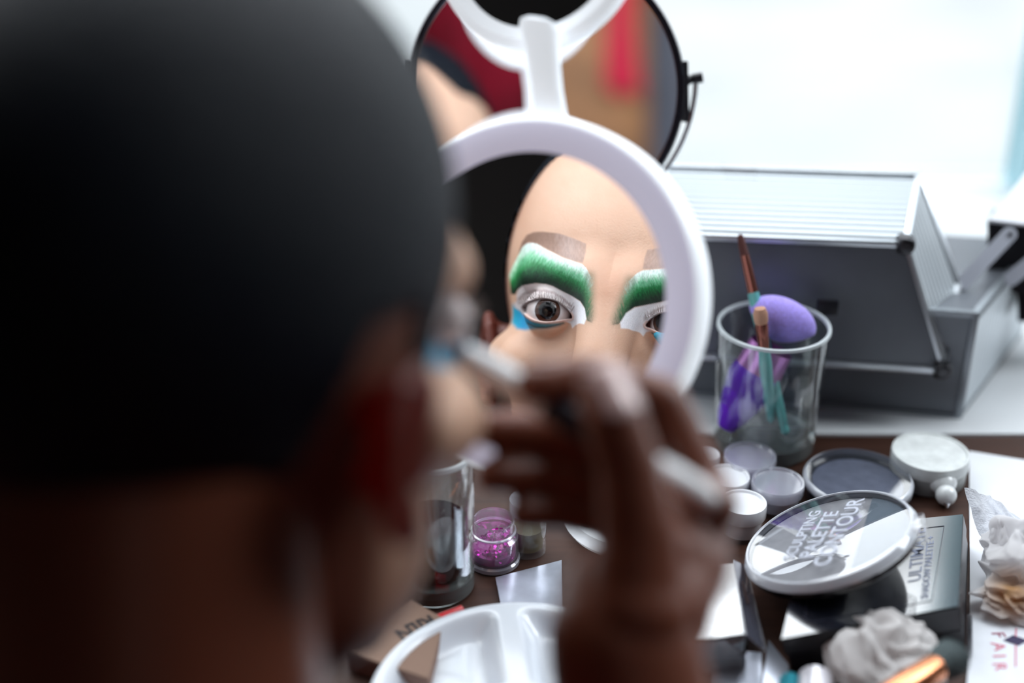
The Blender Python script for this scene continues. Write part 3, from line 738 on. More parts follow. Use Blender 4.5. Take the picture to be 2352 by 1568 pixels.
# ------------------------------------------------------------------ aluminium case
def rib_mat(name, axis, freq):
    m, N, L = new_mat(name); b = N['Principled BSDF']
    b.inputs['Base Color'].default_value = (.70,.76,.80,1); b.inputs['Metallic'].default_value = .25; b.inputs['Roughness'].default_value = .3
    return m
ribm = rib_mat('ribbed_aluminium', 'z', 1)
case = empty('aluminium_case', (.1,.85,0), 'silver ribbed aluminium make-up case with its lid opened towards the glass tumbler', 'case')
def quadpt(q, u, v):   # q: TL,TR,BR,BL
    return q[0].lerp(q[1],u).lerp(q[3].lerp(q[2],u), v)
def ribbed(name, q, n, depth, m, along='u'):
    """panel with real ridges parallel to u"""
    bm = bmesh.new(); nrm = (q[1]-q[0]).cross(q[3]-q[0]).normalized()
    if nrm.dot(camp-q[0]) < 0: nrm = -nrm
    K = n*8; rows = []
    for k in range(K+1):
        t = k/K; ph = (t*n) % 1.0
        h = depth*max(0, math.sin(ph*math.pi))**.5 if True else 0
        if along == 'u': a_, b2 = quadpt(q,0,t), quadpt(q,1,t)
        else: a_, b2 = quadpt(q,t,0), quadpt(q,t,1)
        rows.append((bm.verts.new(a_+nrm*h), bm.verts.new(b2+nrm*h)))
    for a_, b2 in zip(rows[:-1], rows[1:]): bm.faces.new((a_[0],a_[1],b2[1],b2[0]))
    return bmobj(name, bm, m)
XL = 1500
FT = [P(XL,538,800), P(2080,560,800)]; FB = [P(XL,812,823), P(2165,850,823)]
BT = [P(XL,383,850), P(2110,404,850)]; BB = [P(XL,630,843), P(2200,655,843)]
# solid body of lid slightly inset
bm = bmesh.new(); ctr_ = sum(FT+FB+BT+BB, Vector())/8
ins = lambda p: p.lerp(ctr_, .012)
hexa(bm, [ins(p) for p in (FB[0],FB[1],BB[1],BB[0],FT[0],FT[1],BT[1],BT[0])])
cp = [bmobj('lid', bm, M['alu_dark'], smooth=False)]
def shrink(q, fu, fv=None):
    fv = fu if fv is None else fv
    return [quadpt(q,fu,fv), quadpt(q,1-fu,fv), quadpt(q,1-fu,1-fv), quadpt(q,fu,1-fv)]
bm = bmesh.new(); pq = shrink([FT[0],FT[1],FB[1],FB[0]], .02, .05); bm.faces.new([bm.verts.new(p) for p in pq])
nfr = (pq[1]-pq[0]).cross(pq[3]-pq[0]).normalized(); nfr = nfr if nfr.dot(camp-pq[0]) > 0 else -nfr
cp.append(bmobj('lid_panel', bm, M['alu_dark'], smooth=False))
cp.append(ribbed('ribbed_rim', shrink([BT[0],BT[1],FT[1],FT[0]], .01, .06), 11, .0011, ribm))
cp.append(ribbed('ribbed_side', shrink([BT[1],FT[1],FB[1],BB[1]], .07, .03), 9, .0008, ribm, 'v2'))
edges = [(FT[0],FT[1]),(FT[1],FB[1]),(FB[0],FB[1]),(BT[0],BT[1]),(BT[1],BB[1]),(FT[1],BT[1]),(FB[1],BB[1])]
bm = bmesh.new()
for a_, b2 in edges:
    d_ = (b2-a_); mt = frame_mtx(a_.lerp(b2,.5), d_, Vector((0,0,1)) if abs(d_.normalized().z) < .8 else Vector((0,1,0)))
    w3 = .0022 if a_ is FT[1] and b2 is FB[1] else .0040
    add_box(bm, (0,0,0), (d_.length+.002,w3,w3), w3*.25, mt)
cp.append(bmobj('edge_trim', bm, M['alu'], smooth=True))
for p_ in (FT[1], FB[1]):
    bm = bmesh.new(); bmesh.ops.create_icosphere(bm, subdivisions=3, radius=.0065, matrix=Matrix.Translation(p_.lerp(ctr_,.01)))
    for v in bm.verts:
        d_ = v.co-p_; d_ = Vector([math.copysign(min(abs(c),.0048), c) for c in d_]); v.co = p_+d_
    cp.append(bmobj('corner_guard', bm, mat('corner_dark', (.05,.05,.055), rough=.3, metal=.7)))
# latch on the rim
for px_ in (1698,):
    t_ = (px_-XL)/(2110-XL); lp = BT[0].lerp(BT[1], t_); lt = (BT[1]-BT[0]).normalized()
    mt = frame_mtx(lp, lt, (FT[0]-BT[0]))
    bm = bmesh.new(); add_box(bm, (0,.004,.002), (.021,.012,.005), .001, mt); add_box(bm, (-.009,-.002,.004), (.004,.006,.008), .001, mt); add_box(bm, (.009,-.002,.004), (.004,.006,.008), .001, mt)
    la = bmobj('latch', bm, M['dark_metal']); cp.append(la)
    bm = bmesh.new(); add_tube(bm, [mt @ Vector((-.010,-.001,.007)), mt @ Vector((.010,-.001,.007))], .0018, 12)
    cp.append(bmobj('latch_bar', bm, M['chrome']))
# lock and small handle stub on the panel
lk = P(1900,705,800)
cp.append(box('lock_plate', (0,0,0), (.012,.009,.004), M['black'], None, .001, frame_mtx(lk, FT[1]-FT[0], FB[0]-FT[0])))
# base
gf = T(2200,957); gl = T(XL,898); gb = T(2338,770)
hb_ = .068; upv = Vector((0,0,hb_)); glb = gl+(gb-gf)
bm = bmesh.new(); hexa(bm, [gl,gf,gb,glb,gl+upv,gf+upv,gb+upv,glb+upv])
cp.append(bmobj('case_base', bm, M['alu_dark'], smooth=False))
off = Vector((.0012,0,0))
cp.append(ribbed('ribbed_side', [gf+upv*.94+off+(gb-gf)*.03, gb+upv*.94+off, gb+upv*.05+off, gf+upv*.05+off+(gb-gf)*.03], 17, .0008, ribm, 'v2'))
bm = bmesh.new()
for a_, b2 in ((gf,gf+upv),(gl+upv,gf+upv),(gf+upv,gb+upv),(gf,gb),(gl,gf),(gb,gb+upv)):
    d_ = (b2-a_); mt = frame_mtx(a_.lerp(b2,.5), d_, Vector((0,0,1)) if abs(d_.normalized().z) < .8 else Vector((0,1,0)))
    add_box(bm, (0,0,0), (d_.length+.002,.004,.004), .001, mt)
cp.append(bmobj('edge_trim', bm, mat('dull_grey_trim', (.30,.33,.36), rough=.4, metal=.6)))
# cantilever tray with arms
def barpt(name, a_, b2, w, t, m):
    d_ = b2-a_; mt = frame_mtx(a_.lerp(b2,.5), d_, (camp-a_).cross(d_)); bm = bmesh.new(); L_ = d_.length
    ol = [(L_/2*1+w/2*math.sin(x), w/2*math.cos(x)) for x in np.linspace(0, math.pi, 10)] + [(-L_/2-w/2*math.sin(x), -w/2*math.cos(x)) for x in np.linspace(0, math.pi, 10)]
    lo_v = [bm.verts.new(mt @ Vector((x,y,-t/2))) for x,y in ol]; hi_v = [bm.verts.new(mt @ Vector((x,y,t/2))) for x,y in ol]
    bm.faces.new(lo_v[::-1]); bm.faces.new(hi_v)
    for i in range(len(ol)): j = (i+1) % len(ol); bm.faces.new((lo_v[i],lo_v[j],hi_v[j],hi_v[i]))
    return bmobj(name, bm, m, smooth=False)
tq = [P(2268,508,860), P(2480,530,860), P(2480,690,872), P(2268,665,872)]
bk = Vector((.01,.02,.0))
bm = bmesh.new(); hexa(bm, [tq[3],tq[2],tq[2]+bk,tq[3]+bk,tq[0],tq[1],tq[1]+bk,tq[0]+bk])
cp.append(bmobj('tray', bm, M['black'], smooth=False))
tq2 = [P(2335,660,880), P(2520,672,880), P(2520,745,884), P(2338,738,884)]
bm = bmesh.new(); hexa(bm, [tq2[3],tq2[2],tq2[2]+bk,tq2[3]+bk,tq2[0],tq2[1],tq2[1]+bk,tq2[0]+bk])
cp.append(bmobj('tray', bm, M['black'], smooth=False))
lidq = [P(2392,350,905), P(2560,360,905), P(2500,530,850), P(2270,504,850)]
bm = bmesh.new(); dz = Vector((0,.002,-.0025)); hexa(bm, [lidq[3]+dz,lidq[2]+dz,lidq[1]+dz,lidq[0]+dz,lidq[3],lidq[2],lidq[1],lidq[0]])
cp.append(bmobj('tray_cover', bm, mat('frosted_white_cover', (.85,.87,.93), rough=.25), smooth=False))
arm_m = mat('grey_arm', (.55,.58,.66), rough=.35, metal=.1)
for a_, b2 in ((P(2212,650,842), P(2318,538,846)), (P(2322,640,852), P(2420,560,852))):
    cp.append(barpt('hinge_arm', a_, b2, .0088, .0016, arm_m))
    cp.append(lathe('rivet', [(0,.002),(.0015,.0018),(.0018,0),(0,0)], M['chrome'], None, 16, ax=frame_mtx(b2, Vector((1,0,0)), Vector((0,.4,1))) ))
adopt(case, *cp)
# ------------------------------------------------------------------ tumblers
gl_m = clear_mat('clear_glass', tint=(.94,.97,.97), rough=.02, base=.02)
base_m = mat('thick_glass_base', (.9,.97,.96), rough=.03, trans=.85, ior=1.45)
def tumbler(loc, r0, r1, h, label, group=None):
    e = empty('glass_tumbler', loc, label, 'glass', group); mt = Matrix.Translation(loc)
    adopt(e, lathe('glass_wall', [(r0,.0102),(r1,h-.001),(r1-.0006,h),(r1-.0018,h),(r1-.0022,h-.001),(r0-.003,.0102)], gl_m, None, 96, False, mt),
          lathe('rim', [(r1+.0001,h-.0012),(r1-.0002,h+.0003),(r1-.0012,h+.0007),(r1-.0021,h+.0003),(r1-.0024,h-.0012)], mat('bright_glass_rim', (.86,.93,.96), rough=.1, trans=.35), None, 96, True, mt),
          lathe('base', [(0,0),(r0-.002,0),(r0,.002),(r0,.010),(0,.010)], base_m, None, 96, False, mt))
    return e
tb = T(1752,1018); tb.z = 0
hR = HZ(tb.x, tb.y, 746)
rr_ = 131/F*((tb.y*CP+(H/1000-hR)*SP)); rb_ = 114/F*((tb.y*CP+H/1000*SP))
print('tumbler', tb, hR, rr_, rb_)
tumbler(tb, rb_, rr_, hR, 'clear glass tumbler holding purple and teal make-up brushes')
# brushes in it
def brush(loc_tip, loc_end, label, spec, name='makeup_brush'):
    d_ = loc_end-loc_tip; L_ = d_.length; zq = d_.to_track_quat('Z','Y').to_matrix().to_4x4(); zq.translation = loc_tip
    e = empty(name, loc_end, label, 'brush')
    for nm, prof, m in spec(L_): adopt(e, lathe(nm, prof, m, None, 40, False, zq))
    return e, zq
pur = mat('violet_plastic', (.13,.02,.55), rough=.25, coat=.5); lil = mat('lilac_bristles', (.42,.32,.92), rough=.75, sheen=.4, noise_amt=.15, nscale=700); pnk = mat('pink_violet_metal', (.62,.25,.62), rough=.25, metal=.6)
teal = mat('mint_teal_handle', (.16,.52,.50), rough=.3, coat=.3); cop = mat('copper_ferrule', (.33,.12,.09), rough=.25, metal=.8); brw = mat('tan_bristles', (.55,.30,.20), rough=.8)
inb = lambda px, py, dd: P(px, py, dd)
D0 = (tb.y*CP+(H/1000-hR)*SP)*1000
pend = P(1665,985,D0+18); ptip = P(1815,722,D0-4)
e_, zq_ = brush(ptip, pend, 'big violet powder brush with a broad lilac head leaning in the glass tumbler',
  lambda L_: [('ferrule', [(.0125,L_*.28),(.0130,L_*.36),(.0135,L_*.48),(0,L_*.48)], pnk), ('handle', [(.0134,L_*.475),(.0150,L_*.56),(.0125,L_*.72),(.0085,L_*.9),(.0052,L_*.985),(0,L_)], pur)], 'powder_brush')
bm = bmesh.new()
hq = zq_.copy()
ax_ = (camp-ptip).normalized()
bmesh.ops.create_uvsphere(bm, u_segments=40, v_segments=24, radius=1)
hx = (P(1862,745,D0-6)-P(1760,700,D0-2)).normalized(); hy_ = (pend-ptip).normalized(); hy_ = (hy_-hx*hy_.dot(hx)).normalized(); hz_ = hx.cross(hy_)
hm_ = Matrix((hx,hy_,hz_)).transposed().to_4x4(); hm_.translation = P(1796,735,D0-1)
for v in bm.verts:
    c = v.co; k = 1-.35*max(0, c.y); v.co = hm_ @ Vector((c.x*.0195*k, c.y*.0125, c.z*.0105*k))
adopt(e_, bmobj('bristles', bm, lil))
brush(P(1745,704,D0-22), P(1772,975,D0+5), 'teal brush with a flat copper-coloured head, nearest in the glass tumbler',
  lambda L_: [('bristles', [(0,0),(.0030,.001),(.0040,.004),(.0038,.008),(.0032,.0105)], brw), ('ferrule', [(.0034,.009),(.0036,.012),(.0029,.026),(0,.026)], cop), ('handle', [(.0031,.025),(.0036,.034),(.0033,.05),(.0022,L_-.003),(0,L_)], teal)])
brush(P(1699,537,D0-2), P(1806,1000,D0+2), 'tall teal brush with a long dark copper ferrule rising above the glass tumbler',
  lambda L_: [('bristles', [(0,0),(.0016,.001),(.0022,.006),(.0024,.013)], mat('dark_red_bristles', (.10,.03,.025), rough=.7)), ('ferrule', [(.0024,.012),(.0027,.02),(.0030,.034),(0,.034)], cop), ('handle', [(.0031,.033),(.0035,.045),(.0030,.07),(.0024,L_-.002),(0,L_)], teal)])
# left tumbler
tl_ = T(1000,1345); tl_.z = 0
dl = tl_.y*CP+H/1000*SP
tumbler(tl_, 90/F*dl, 94/F*dl, .078, 'clear glass tumbler with dark contents, half hidden by the ear')
cl = lathe('cola', [(0,.0115),(88/F*dl-.0035,.0115),(90/F*dl-.0034,.040),(0,.040)], mat('dark_drink', (.02,.004,.004), rough=.1), None, 64, False, Matrix.Translation(tl_))
cl.name = 'dark_drink'; tag(cl, 'dark brown drink inside the half-hidden tumbler', 'drink', kind='stuff')
# ------------------------------------------------------------------ jars and tubs
milky = clear_mat('milky_plastic', haze=.5, hazecol=(.88,.88,.98), rough=.1, base=.14)
cream = mat('white_cream', (.93,.94,.97), rough=.3, coat=.8); lilc = mat('lilac_powder', (.55,.50,.72), rough=.8)
clearp = clear_mat('clear_plastic', rough=.04, base=.05, haze=.06)
def jar(px, py, rpx, hgt, label, top_m, fill_m, lidtop=None):
    """px,py: centre of the top ellipse"""
    loc = T(px, py, hgt); loc.z = 0; d_ = loc.y*CP+(H/1000-hgt)*SP; r = rpx/F*d_
    e = empty('cream_jar', loc, label, 'jar', 'small round pots beside the tumbler'); mt = Matrix.Translation(loc); lh = hgt*.42
    adopt(e, lathe('pot', [(0,0),(r*.90,0),(r*.93,.001),(r*.93,hgt-lh),(r*.86,hgt-lh),(r*.86,.002),(0,.002)], clearp, None, 64, False, mt),
          lathe('cream', [(0,.0021),(r*.84,.0021),(r*.84,(hgt-lh)*.9),(0,(hgt-lh)*.92)], fill_m, None, 48, False, mt),
          lathe('lid', [(r*.97,hgt-lh),(r,hgt-lh+.0006),(r,hgt-.0012),(r*.975,hgt),(r*.90,hgt),(r*.86,hgt-.0012),(0,hgt-.0012),(0,hgt-.002),(r*.95,hgt-.002),(r*.95,hgt-lh)], top_m, None, 64, True, mt))
    return e
jar(1723,1045,61,.016, 'lilac-topped small pot at the foot of the glass tumbler', milky, lilc)
jar(1787,1104,61,.016, 'clear-lidded small pot beside the big round compact', milky, mat('greyish_powder', (.45,.48,.58), rough=.8))
jar(1673,1092,50,.015, 'bright white small pot between the lilac pot and the hand', cream, cream)
jar(1708,1152,54,.019, 'bright white small pot nearest the hand and the big compact', cream, cream)
jar(1622,1042,31,.015, 'small white pot partly hidden, leftmost at the foot of the tumbler', cream, cream)
# big round tub with grey-white top
loc = T(2138,1036,.017); loc.z = 0; d_ = loc.y*CP+(H/1000-.017)*SP; r = 88/F*d_; mt = Matrix.Translation(loc)
e = empty('powder_tub', loc, 'round white powder tub with a grey-white lid beside the aluminium case', 'tub')
adopt(e, lathe('tub', [(0,0),(r*.95,0),(r*.97,.001),(r*.97,.010),(0,.010)], mat('grey_tub', (.35,.36,.35), rough=.4), None, 64, False, mt),
      lathe('lid', [(r*.98,.0095),(r,.010),(r,.0158),(r*.985,.017),(r*.93,.0172),(r*.90,.0164),(0,.0164),(0,.016),(r*.96,.016),(r*.96,.0095)], mat('worn_white_lid', (.74,.77,.76), rough=.45, noise_amt=.12, nscale=120), None, 64, True, mt))
# white beaded knob pin
p0 = T(2157,1085,.008); p1 = T(2176,1158,.003)
d_ = p1-p0; L_ = d_.length; zq = d_.to_track_quat('Z','Y').to_matrix().to_4x4(); zq.translation = p0
e = empty('earring', p1, 'white double-bead earring with a small silver tip in front of the powder tub', 'earring')
bead = mat('pearl_white', (.78,.80,.80), rough=.2, coat=.6)
bm = bmesh.new(); bmesh.ops.create_uvsphere(bm, u_segments=32, v_segments=20, radius=.0078, matrix=Matrix.Translation(T(2164,1107,.008)) @ Matrix.Diagonal((1,1,.85,1)))
adopt(e, bmobj('bead', bm, bead))
bm = bmesh.new(); bmesh.ops.create_uvsphere(bm, u_segments=32, v_segments=20, radius=.0056, matrix=Matrix.Translation(T(2173,1137,.0057)))
adopt(e, bmobj('bead', bm, bead))
adopt(e, tube('silver_tip', [T(2173,1140,.004), T(2176,1160,.003), T(2176,1166,.002)], [.0022,.0016,.0004], M['chrome'], None, 12))
# ------------------------------------------------------------------ compacts
navy = mat('navy_black_plastic', (.008,.010,.020), rough=.15, coat=.6)
clid = clear_mat('compact_lid', rough=.02, base=.28, haze=.05, hazecol=(.75,.82,.95))
crim = mat('bright_clear_rim', (.80,.83,.90), rough=.10, trans=.2, coat=.8)
txt_m = mat('pale_print', (.62,.66,.74), rough=.5)
loc = T(1972,1092,.012); d_ = loc.y*CP+(H/1000-.012)*SP; r = 126/F*d_; mt = Matrix.Translation((loc.x,loc.y,0))
e = empty('powder_compact', (loc.x,loc.y,0), 'dark blue round compact with a clear lid, behind the big tilted compact', 'compact')
adopt(e, lathe('base', [(0,0),(r*.95,0),(r,.002),(r,.0075),(r*.95,.0078),(r*.9,.0065),(0,.0065)], navy, None, 96, False, mt),
      lathe('lid', [(r*.97,.0078),(r*.97,.0102),(r*.93,.0118),(0,.0122)], clid, None, 96, False, mt),
      lathe('lid_rim', [(r*.99,.0078),(r*1.0,.0085),(r*.99,.0105),(r*.96,.0115),(r*.93,.012),(r*.93,.0112),(r*.96,.0100),(r*.965,.0078)], crim, None, 96, True, mt),
      lathe('pan', [(0,.0066),(r*.8,.0066),(r*.82,.0072),(0,.0072)], mat('blue_grey_powder', (.22,.25,.36), rough=.6, noise_amt=.2, nscale=150), None, 64, False, mt))
# black palette box
zt = .0235
tq_ = [T(1850,1215,zt), T(2213,1180,zt), T(2203,1392,zt), T(1793,1468,zt)]          # TL TR BR BL of the lid top
bq_ = [T(1862,1262,0), T(2228,1250,0), T(2221,1500,0), T(1813,1545,0)]
e = empty('palette_box', (sum(bq_, Vector())/4), 'flat glossy black palette box with a thin frame line, under the big round compact', 'box')
topm = mat('glossy_box_lid', (.012,.014,.022), rough=.10, ior=2.9, spec=.5, noise_amt=.3, nscale=60)
mid_ = [a.lerp(b2,.5) for a, b2 in zip(tq_,bq_)]; cq_ = sum(mid_, Vector())/4
m3_ = [p.lerp(cq_,.02) for p in mid_]; b3_ = [p.lerp(cq_,.02) for p in bq_]; b3_ = [Vector((p.x,p.y,0)) for p in b3_]
bm = bmesh.new(); hexa(bm, mid_[::-1]+tq_[::-1]); bmesh.ops.bevel(bm, geom=bm.edges[:], offset=.0007, segments=2, affect='EDGES'); adopt(e, bmobj('lid', bm, M['black']))
bm = bmesh.new(); cz_ = sum(tq_, Vector())/4; bm.faces.new([bm.verts.new(p.lerp(cz_,.008)+Vector((0,0,.00006))) for p in tq_]); adopt(e, bmobj('lid_face', bm, topm, smooth=False))
bm = bmesh.new(); hexa(bm, b3_[::-1]+m3_[::-1]); bmesh.ops.bevel(bm, geom=bm.edges[:], offset=.0007, segments=2, affect='EDGES'); adopt(e, bmobj('lower_case', bm, M['black']))
def on_lid(u, v, h=.00015): p = quadpt(tq_, u, v); p.z += h; return p
bm = bmesh.new(); fr = [(.07,.12),(.88,.12),(.84,.90),(.115,.90)]
for i in range(4):
    a_, b2 = on_lid(*fr[i]), on_lid(*fr[(i+1)%4]); add_tube(bm, [a_,b2], .00022, 4)
adopt(e, bmobj('frame_line', bm, mat('dark_line', (.01,.01,.03), rough=.5), smooth=False))
grey_t = mat('grey_print', (.22,.25,.36), rough=.4)
for s_, px_, py_, sz in (('ULTIMATE',2108,1272,.0098),('SHADOW PALETTE +',2132,1300,.0055),('HIGH PIGMENT',2143,1300,.0030)):
    o_ = T(px_,py_,zt+.0002); xd = (T(px_+6,py_-60,zt)-T(px_,py_,zt)).normalized(); yd = (T(px_-60,py_+10,zt)-T(px_,py_,zt)).normalized()
    mt = Matrix((xd, yd, Vector((0,0,1)))).transposed().to_4x4(); mt.translation = o_
    if s_ != 'HIGH PIGMENT': adopt(e, text('lettering', s_, sz, grey_t, mt, bold=.0001))
# big compact leaning on the box
r = .0442
cA = T(1903,1233,.0345)
rd = (cA-camp).normalized(); xr = rd.cross(Vector((0,0,1))).normalized(); yd_ = rd.cross(xr)          # ray frame: right, down
if yd_.z > 0: yd_ = -yd_
rollc = math.atan2((cA.x), cA.y)*.0
nW2 = (xr*-.385 + yd_*-.79 + rd*-.478).normalized()
ndirim = (xr*-.273 + yd_*-.831)
xa = (xr*.95 + yd_*-.312); xa = (xa-nW2*xa.dot(nW2)).normalized(); yax = nW2.cross(xa)
cm = Matrix((xa,yax,nW2)).transposed().to_4x4(); cm.translation = cA
r = 209/F*(cA-camp).length*.95; print('compact r', r, 'normal', nW2)
e = empty('bronzer_compact', cA, 'large round contour compact with a clear lid, tilted on top of the black palette box', 'compact')
adopt(e, lathe('base', [(0,-.0088),(r*.90,-.0088),(r*.96,-.0072),(r*.975,-.004),(r*.97,-.003),(0,-.003)], M['black_gloss'], None, 128, False, cm),
      lathe('lid', [(r*.955,-.0012),(r*.93,.0008),(r*.90,.0012),(0,.0016)], clid, None, 128, False, cm),
      lathe('lid_rim', [(r*.965,-.0036),(r*.990,-.0034),(r,-.0026),(r*.985,-.0012),(r*.965,.0002),(r*.95,.0012),(r*.925,.0014),(r*.92,.0008),(r*.945,.0002),(r*.955,-.0012),(r*.955,-.0045)], crim, None, 128, True, cm))
def sector(name, rad, a0, a1, chord, m, z0, z1):
    bm = bmesh.new(); pts = [(rad*math.cos(a), rad*math.sin(a)) for a in np.linspace(a0,a1,40)]
    lo_v = [bm.verts.new(cm @ Vector((x,y,z0))) for x,y in pts]; hi_v = [bm.verts.new(cm @ Vector((x,y,z1))) for x,y in pts]
    bm.faces.new(lo_v[::-1]); bm.faces.new(hi_v)
    for i in range(len(pts)): j = (i+1) % len(pts); bm.faces.new((lo_v[i],lo_v[j],hi_v[j],hi_v[i]))
    return bmobj(name, bm, m, smooth=False)
adopt(e, lathe('highlighter_pan', [(0,-.0029),(r*.90,-.0029),(r*.90,-.0022),(0,-.0022)], mat('pale_pressed_powder', (.62,.62,.66), rough=.6, noise_amt=.08, nscale=200), None, 96, False, cm),
      sector('contour_pan', r*.895, math.radians(-82), math.radians(50), True, mat('slate_pressed_powder', (.22,.29,.36), rough=.6, noise_amt=.06, nscale=200), -.0021, -.0016))
white_t = mat('silver_print', (.66,.69,.78), rough=.35, metal=.2)
for s_, x_, y_, sz in (('CONTOUR', .14*r, -.02*r, .0115), ('PALETTE', -.08*r, .04*r, .0105), ('SCULPTING', -.27*r, .14*r, .0082)):
    mt = cm @ Matrix.Translation((x_, y_, .0019)) @ Matrix.Rotation(math.radians(66),4,'Z')
    adopt(e, text('lettering', s_, sz, white_t, mt, bold=.00012))
# clasp
clp = cm @ Matrix.Rotation(math.radians(-12),4,'Z')
adopt(e, box('clasp', (r*.985,0,-.004), (.006,.014,.010), clearp, None, .001, clp))
# ------------------------------------------------------------------ papers
def sheet(name, corners, m, z, label, cat='paper', th=.0003, group=None):
    bm = bmesh.new(); c = [T(px,py,z) for px,py in corners]
    hexa(bm, [p for p in c]+[p+Vector((0,0,th)) for p in c])
    o = bmobj(name, bm, m, smooth=False); tag(o, label, cat, group); return o
pap = mat('white_paper', (.90,.92,.96), rough=.55, noise_amt=.03, nscale=30)
slv = mat('silver_foil_card', (.62,.66,.76), rough=.22, metal=.7, noise_amt=.15, nscale=90)
sheet('paper_sheet', [(2228,1445),(2560,1520),(2560,1090),(2226,1036)], pap, .0006, 'blank white paper sheet under the crumpled tissue at the right edge')
ps_ = sheet('leaflet', [(2215,1640),(2600,1660),(2560,1480),(2232,1418)], mat('leaflet_paper', (.86,.89,.95), rough=.5, noise_amt=.05, nscale=60), .0012, 'white leaflet printed with pink letters and a dark diamond, bottom right corner', 'leaflet')
def ttext(name, s, size, m, px, py, ang, z, parent):
    c = T(px,py,z); mt = Matrix.Translation(c) @ Matrix.Rotation(ang,4,'Z'); return adopt(parent, text(name, s, size, m, mt))
def adoptm(parent, o): o.parent = parent; return o
pk = mat('pink_ink', (.75,.16,.26), rough=.6); dkm = mat('dark_violet_ink', (.03,.02,.08), rough=.6)
for ch, (px_, py_), m_ in (('F',(2292,1457),mat('dark_pink_ink',(.35,.05,.12),rough=.6)),('A',(2293,1484),pk),('I',(2294,1506),pk),('R',(2296,1530),pk)):
    mt = Matrix.Translation(T(px_,py_,.0017)) @ Matrix.Rotation(math.radians(-86),4,'Z')
    adoptm(ps_, text('lettering', ch, .0088, m_, mt))
bm = bmesh.new(); c = T(2333,1470,.0017)
for k in ((.006,0),(0,.0038),(-.006,0),(0,-.0038)): bm.verts.new(c+Vector((k[0],k[1],0)))
bm.verts.ensure_lookup_table(); bm.faces.new(bm.verts[:]); adoptm(ps_, bmobj('diamond_mark', bm, dkm, smooth=False))
bm = bmesh.new(); add_tube(bm, [T(2334,1443,.0018),T(2333,1462,.0018)], .0003, 6); add_tube(bm, [T(2333,1482,.0018),T(2333,1530,.0018)], .0003, 6); adoptm(ps_, bmobj('rule_line', bm, pk))
sheet('foil_card', [(1632,1640),(1745,1660),(1750,1500),(1640,1490)], slv, .0006, 'silvery card lying below the clear packaging box', 'card', .0005)
sheet('glossy_card', [(1748,1600),(1800,1600),(1812,1530),(1765,1470),(1748,1480)][:4], slv, .0012, 'pale glossy card sliver left of the black palette box', 'card', .0005)
# clear blister box with a dark compact in it
zb = .022
q = [T(1560,1480,zb), T(1713,1457,zb), T(1690,1290,zb), T(1560,1300,zb)]
e = empty('clear_packaging', (q[1].x-.02,q[1].y+.02,0), 'clear plastic packaging box with a hanger slot, left of the big compact', 'packaging')
dn = Vector((0,0,-.0205)); bm = bmesh.new(); hexa(bm, [p+dn for p in q]+q)
bmesh.ops.bevel(bm, geom=bm.edges[:], offset=.001, segments=1, affect='EDGES')
adopt(e, bmobj('box_shell', bm, clear_mat('blister_plastic', rough=.05, base=.28, haze=.12, hazecol=(.85,.85,.98)), smooth=False))
fq_ = [T(1713,1457,zb), T(1762,1496,.012), T(1716,1300,.012), T(1686,1285,zb)]
bm = bmesh.new(); vs_ = [bm.verts.new(p) for p in fq_]; bm.faces.new(vs_)
fl = bmobj('hanger_flap', bm, clear_mat('flap_plastic', rough=.08, base=.35, haze=.25, hazecol=(.55,.58,.78)), smooth=False); fl.modifiers.new('t','SOLIDIFY').thickness = .0004; adopt(e, fl)
sl_ = [quadpt([fq_[3],fq_[2],fq_[1],fq_[0]], u, v)+Vector((0,0,.0006)) for u, v in ((.25,.28),(.42,.25),(.55,.52),(.36,.56))]
bm = bmesh.new(); bm.faces.new([bm.verts.new(p) for p in sl_]); adopt(e, bmobj('hanger_slot', bm, mat('slot_dark', (.04,.02,.02), rough=.6), smooth=False))
bq = [T(1560,1540,.002), T(1715,1515,.002), T(1706,1420,.002), T(1560,1440,.002)]
bm = bmesh.new(); hexa(bm, bq+[p+Vector((0,0,.0165)) for p in bq]); bmesh.ops.bevel(bm, geom=bm.edges[:], offset=.002, segments=3, affect='EDGES')
o = bmobj('eyeshadow_case', bm, mat('brown_black_plastic', (.03,.02,.02), rough=.2, coat=.5)); tag(o, 'small dark brown eyeshadow case inside the clear packaging box', 'make-up case')
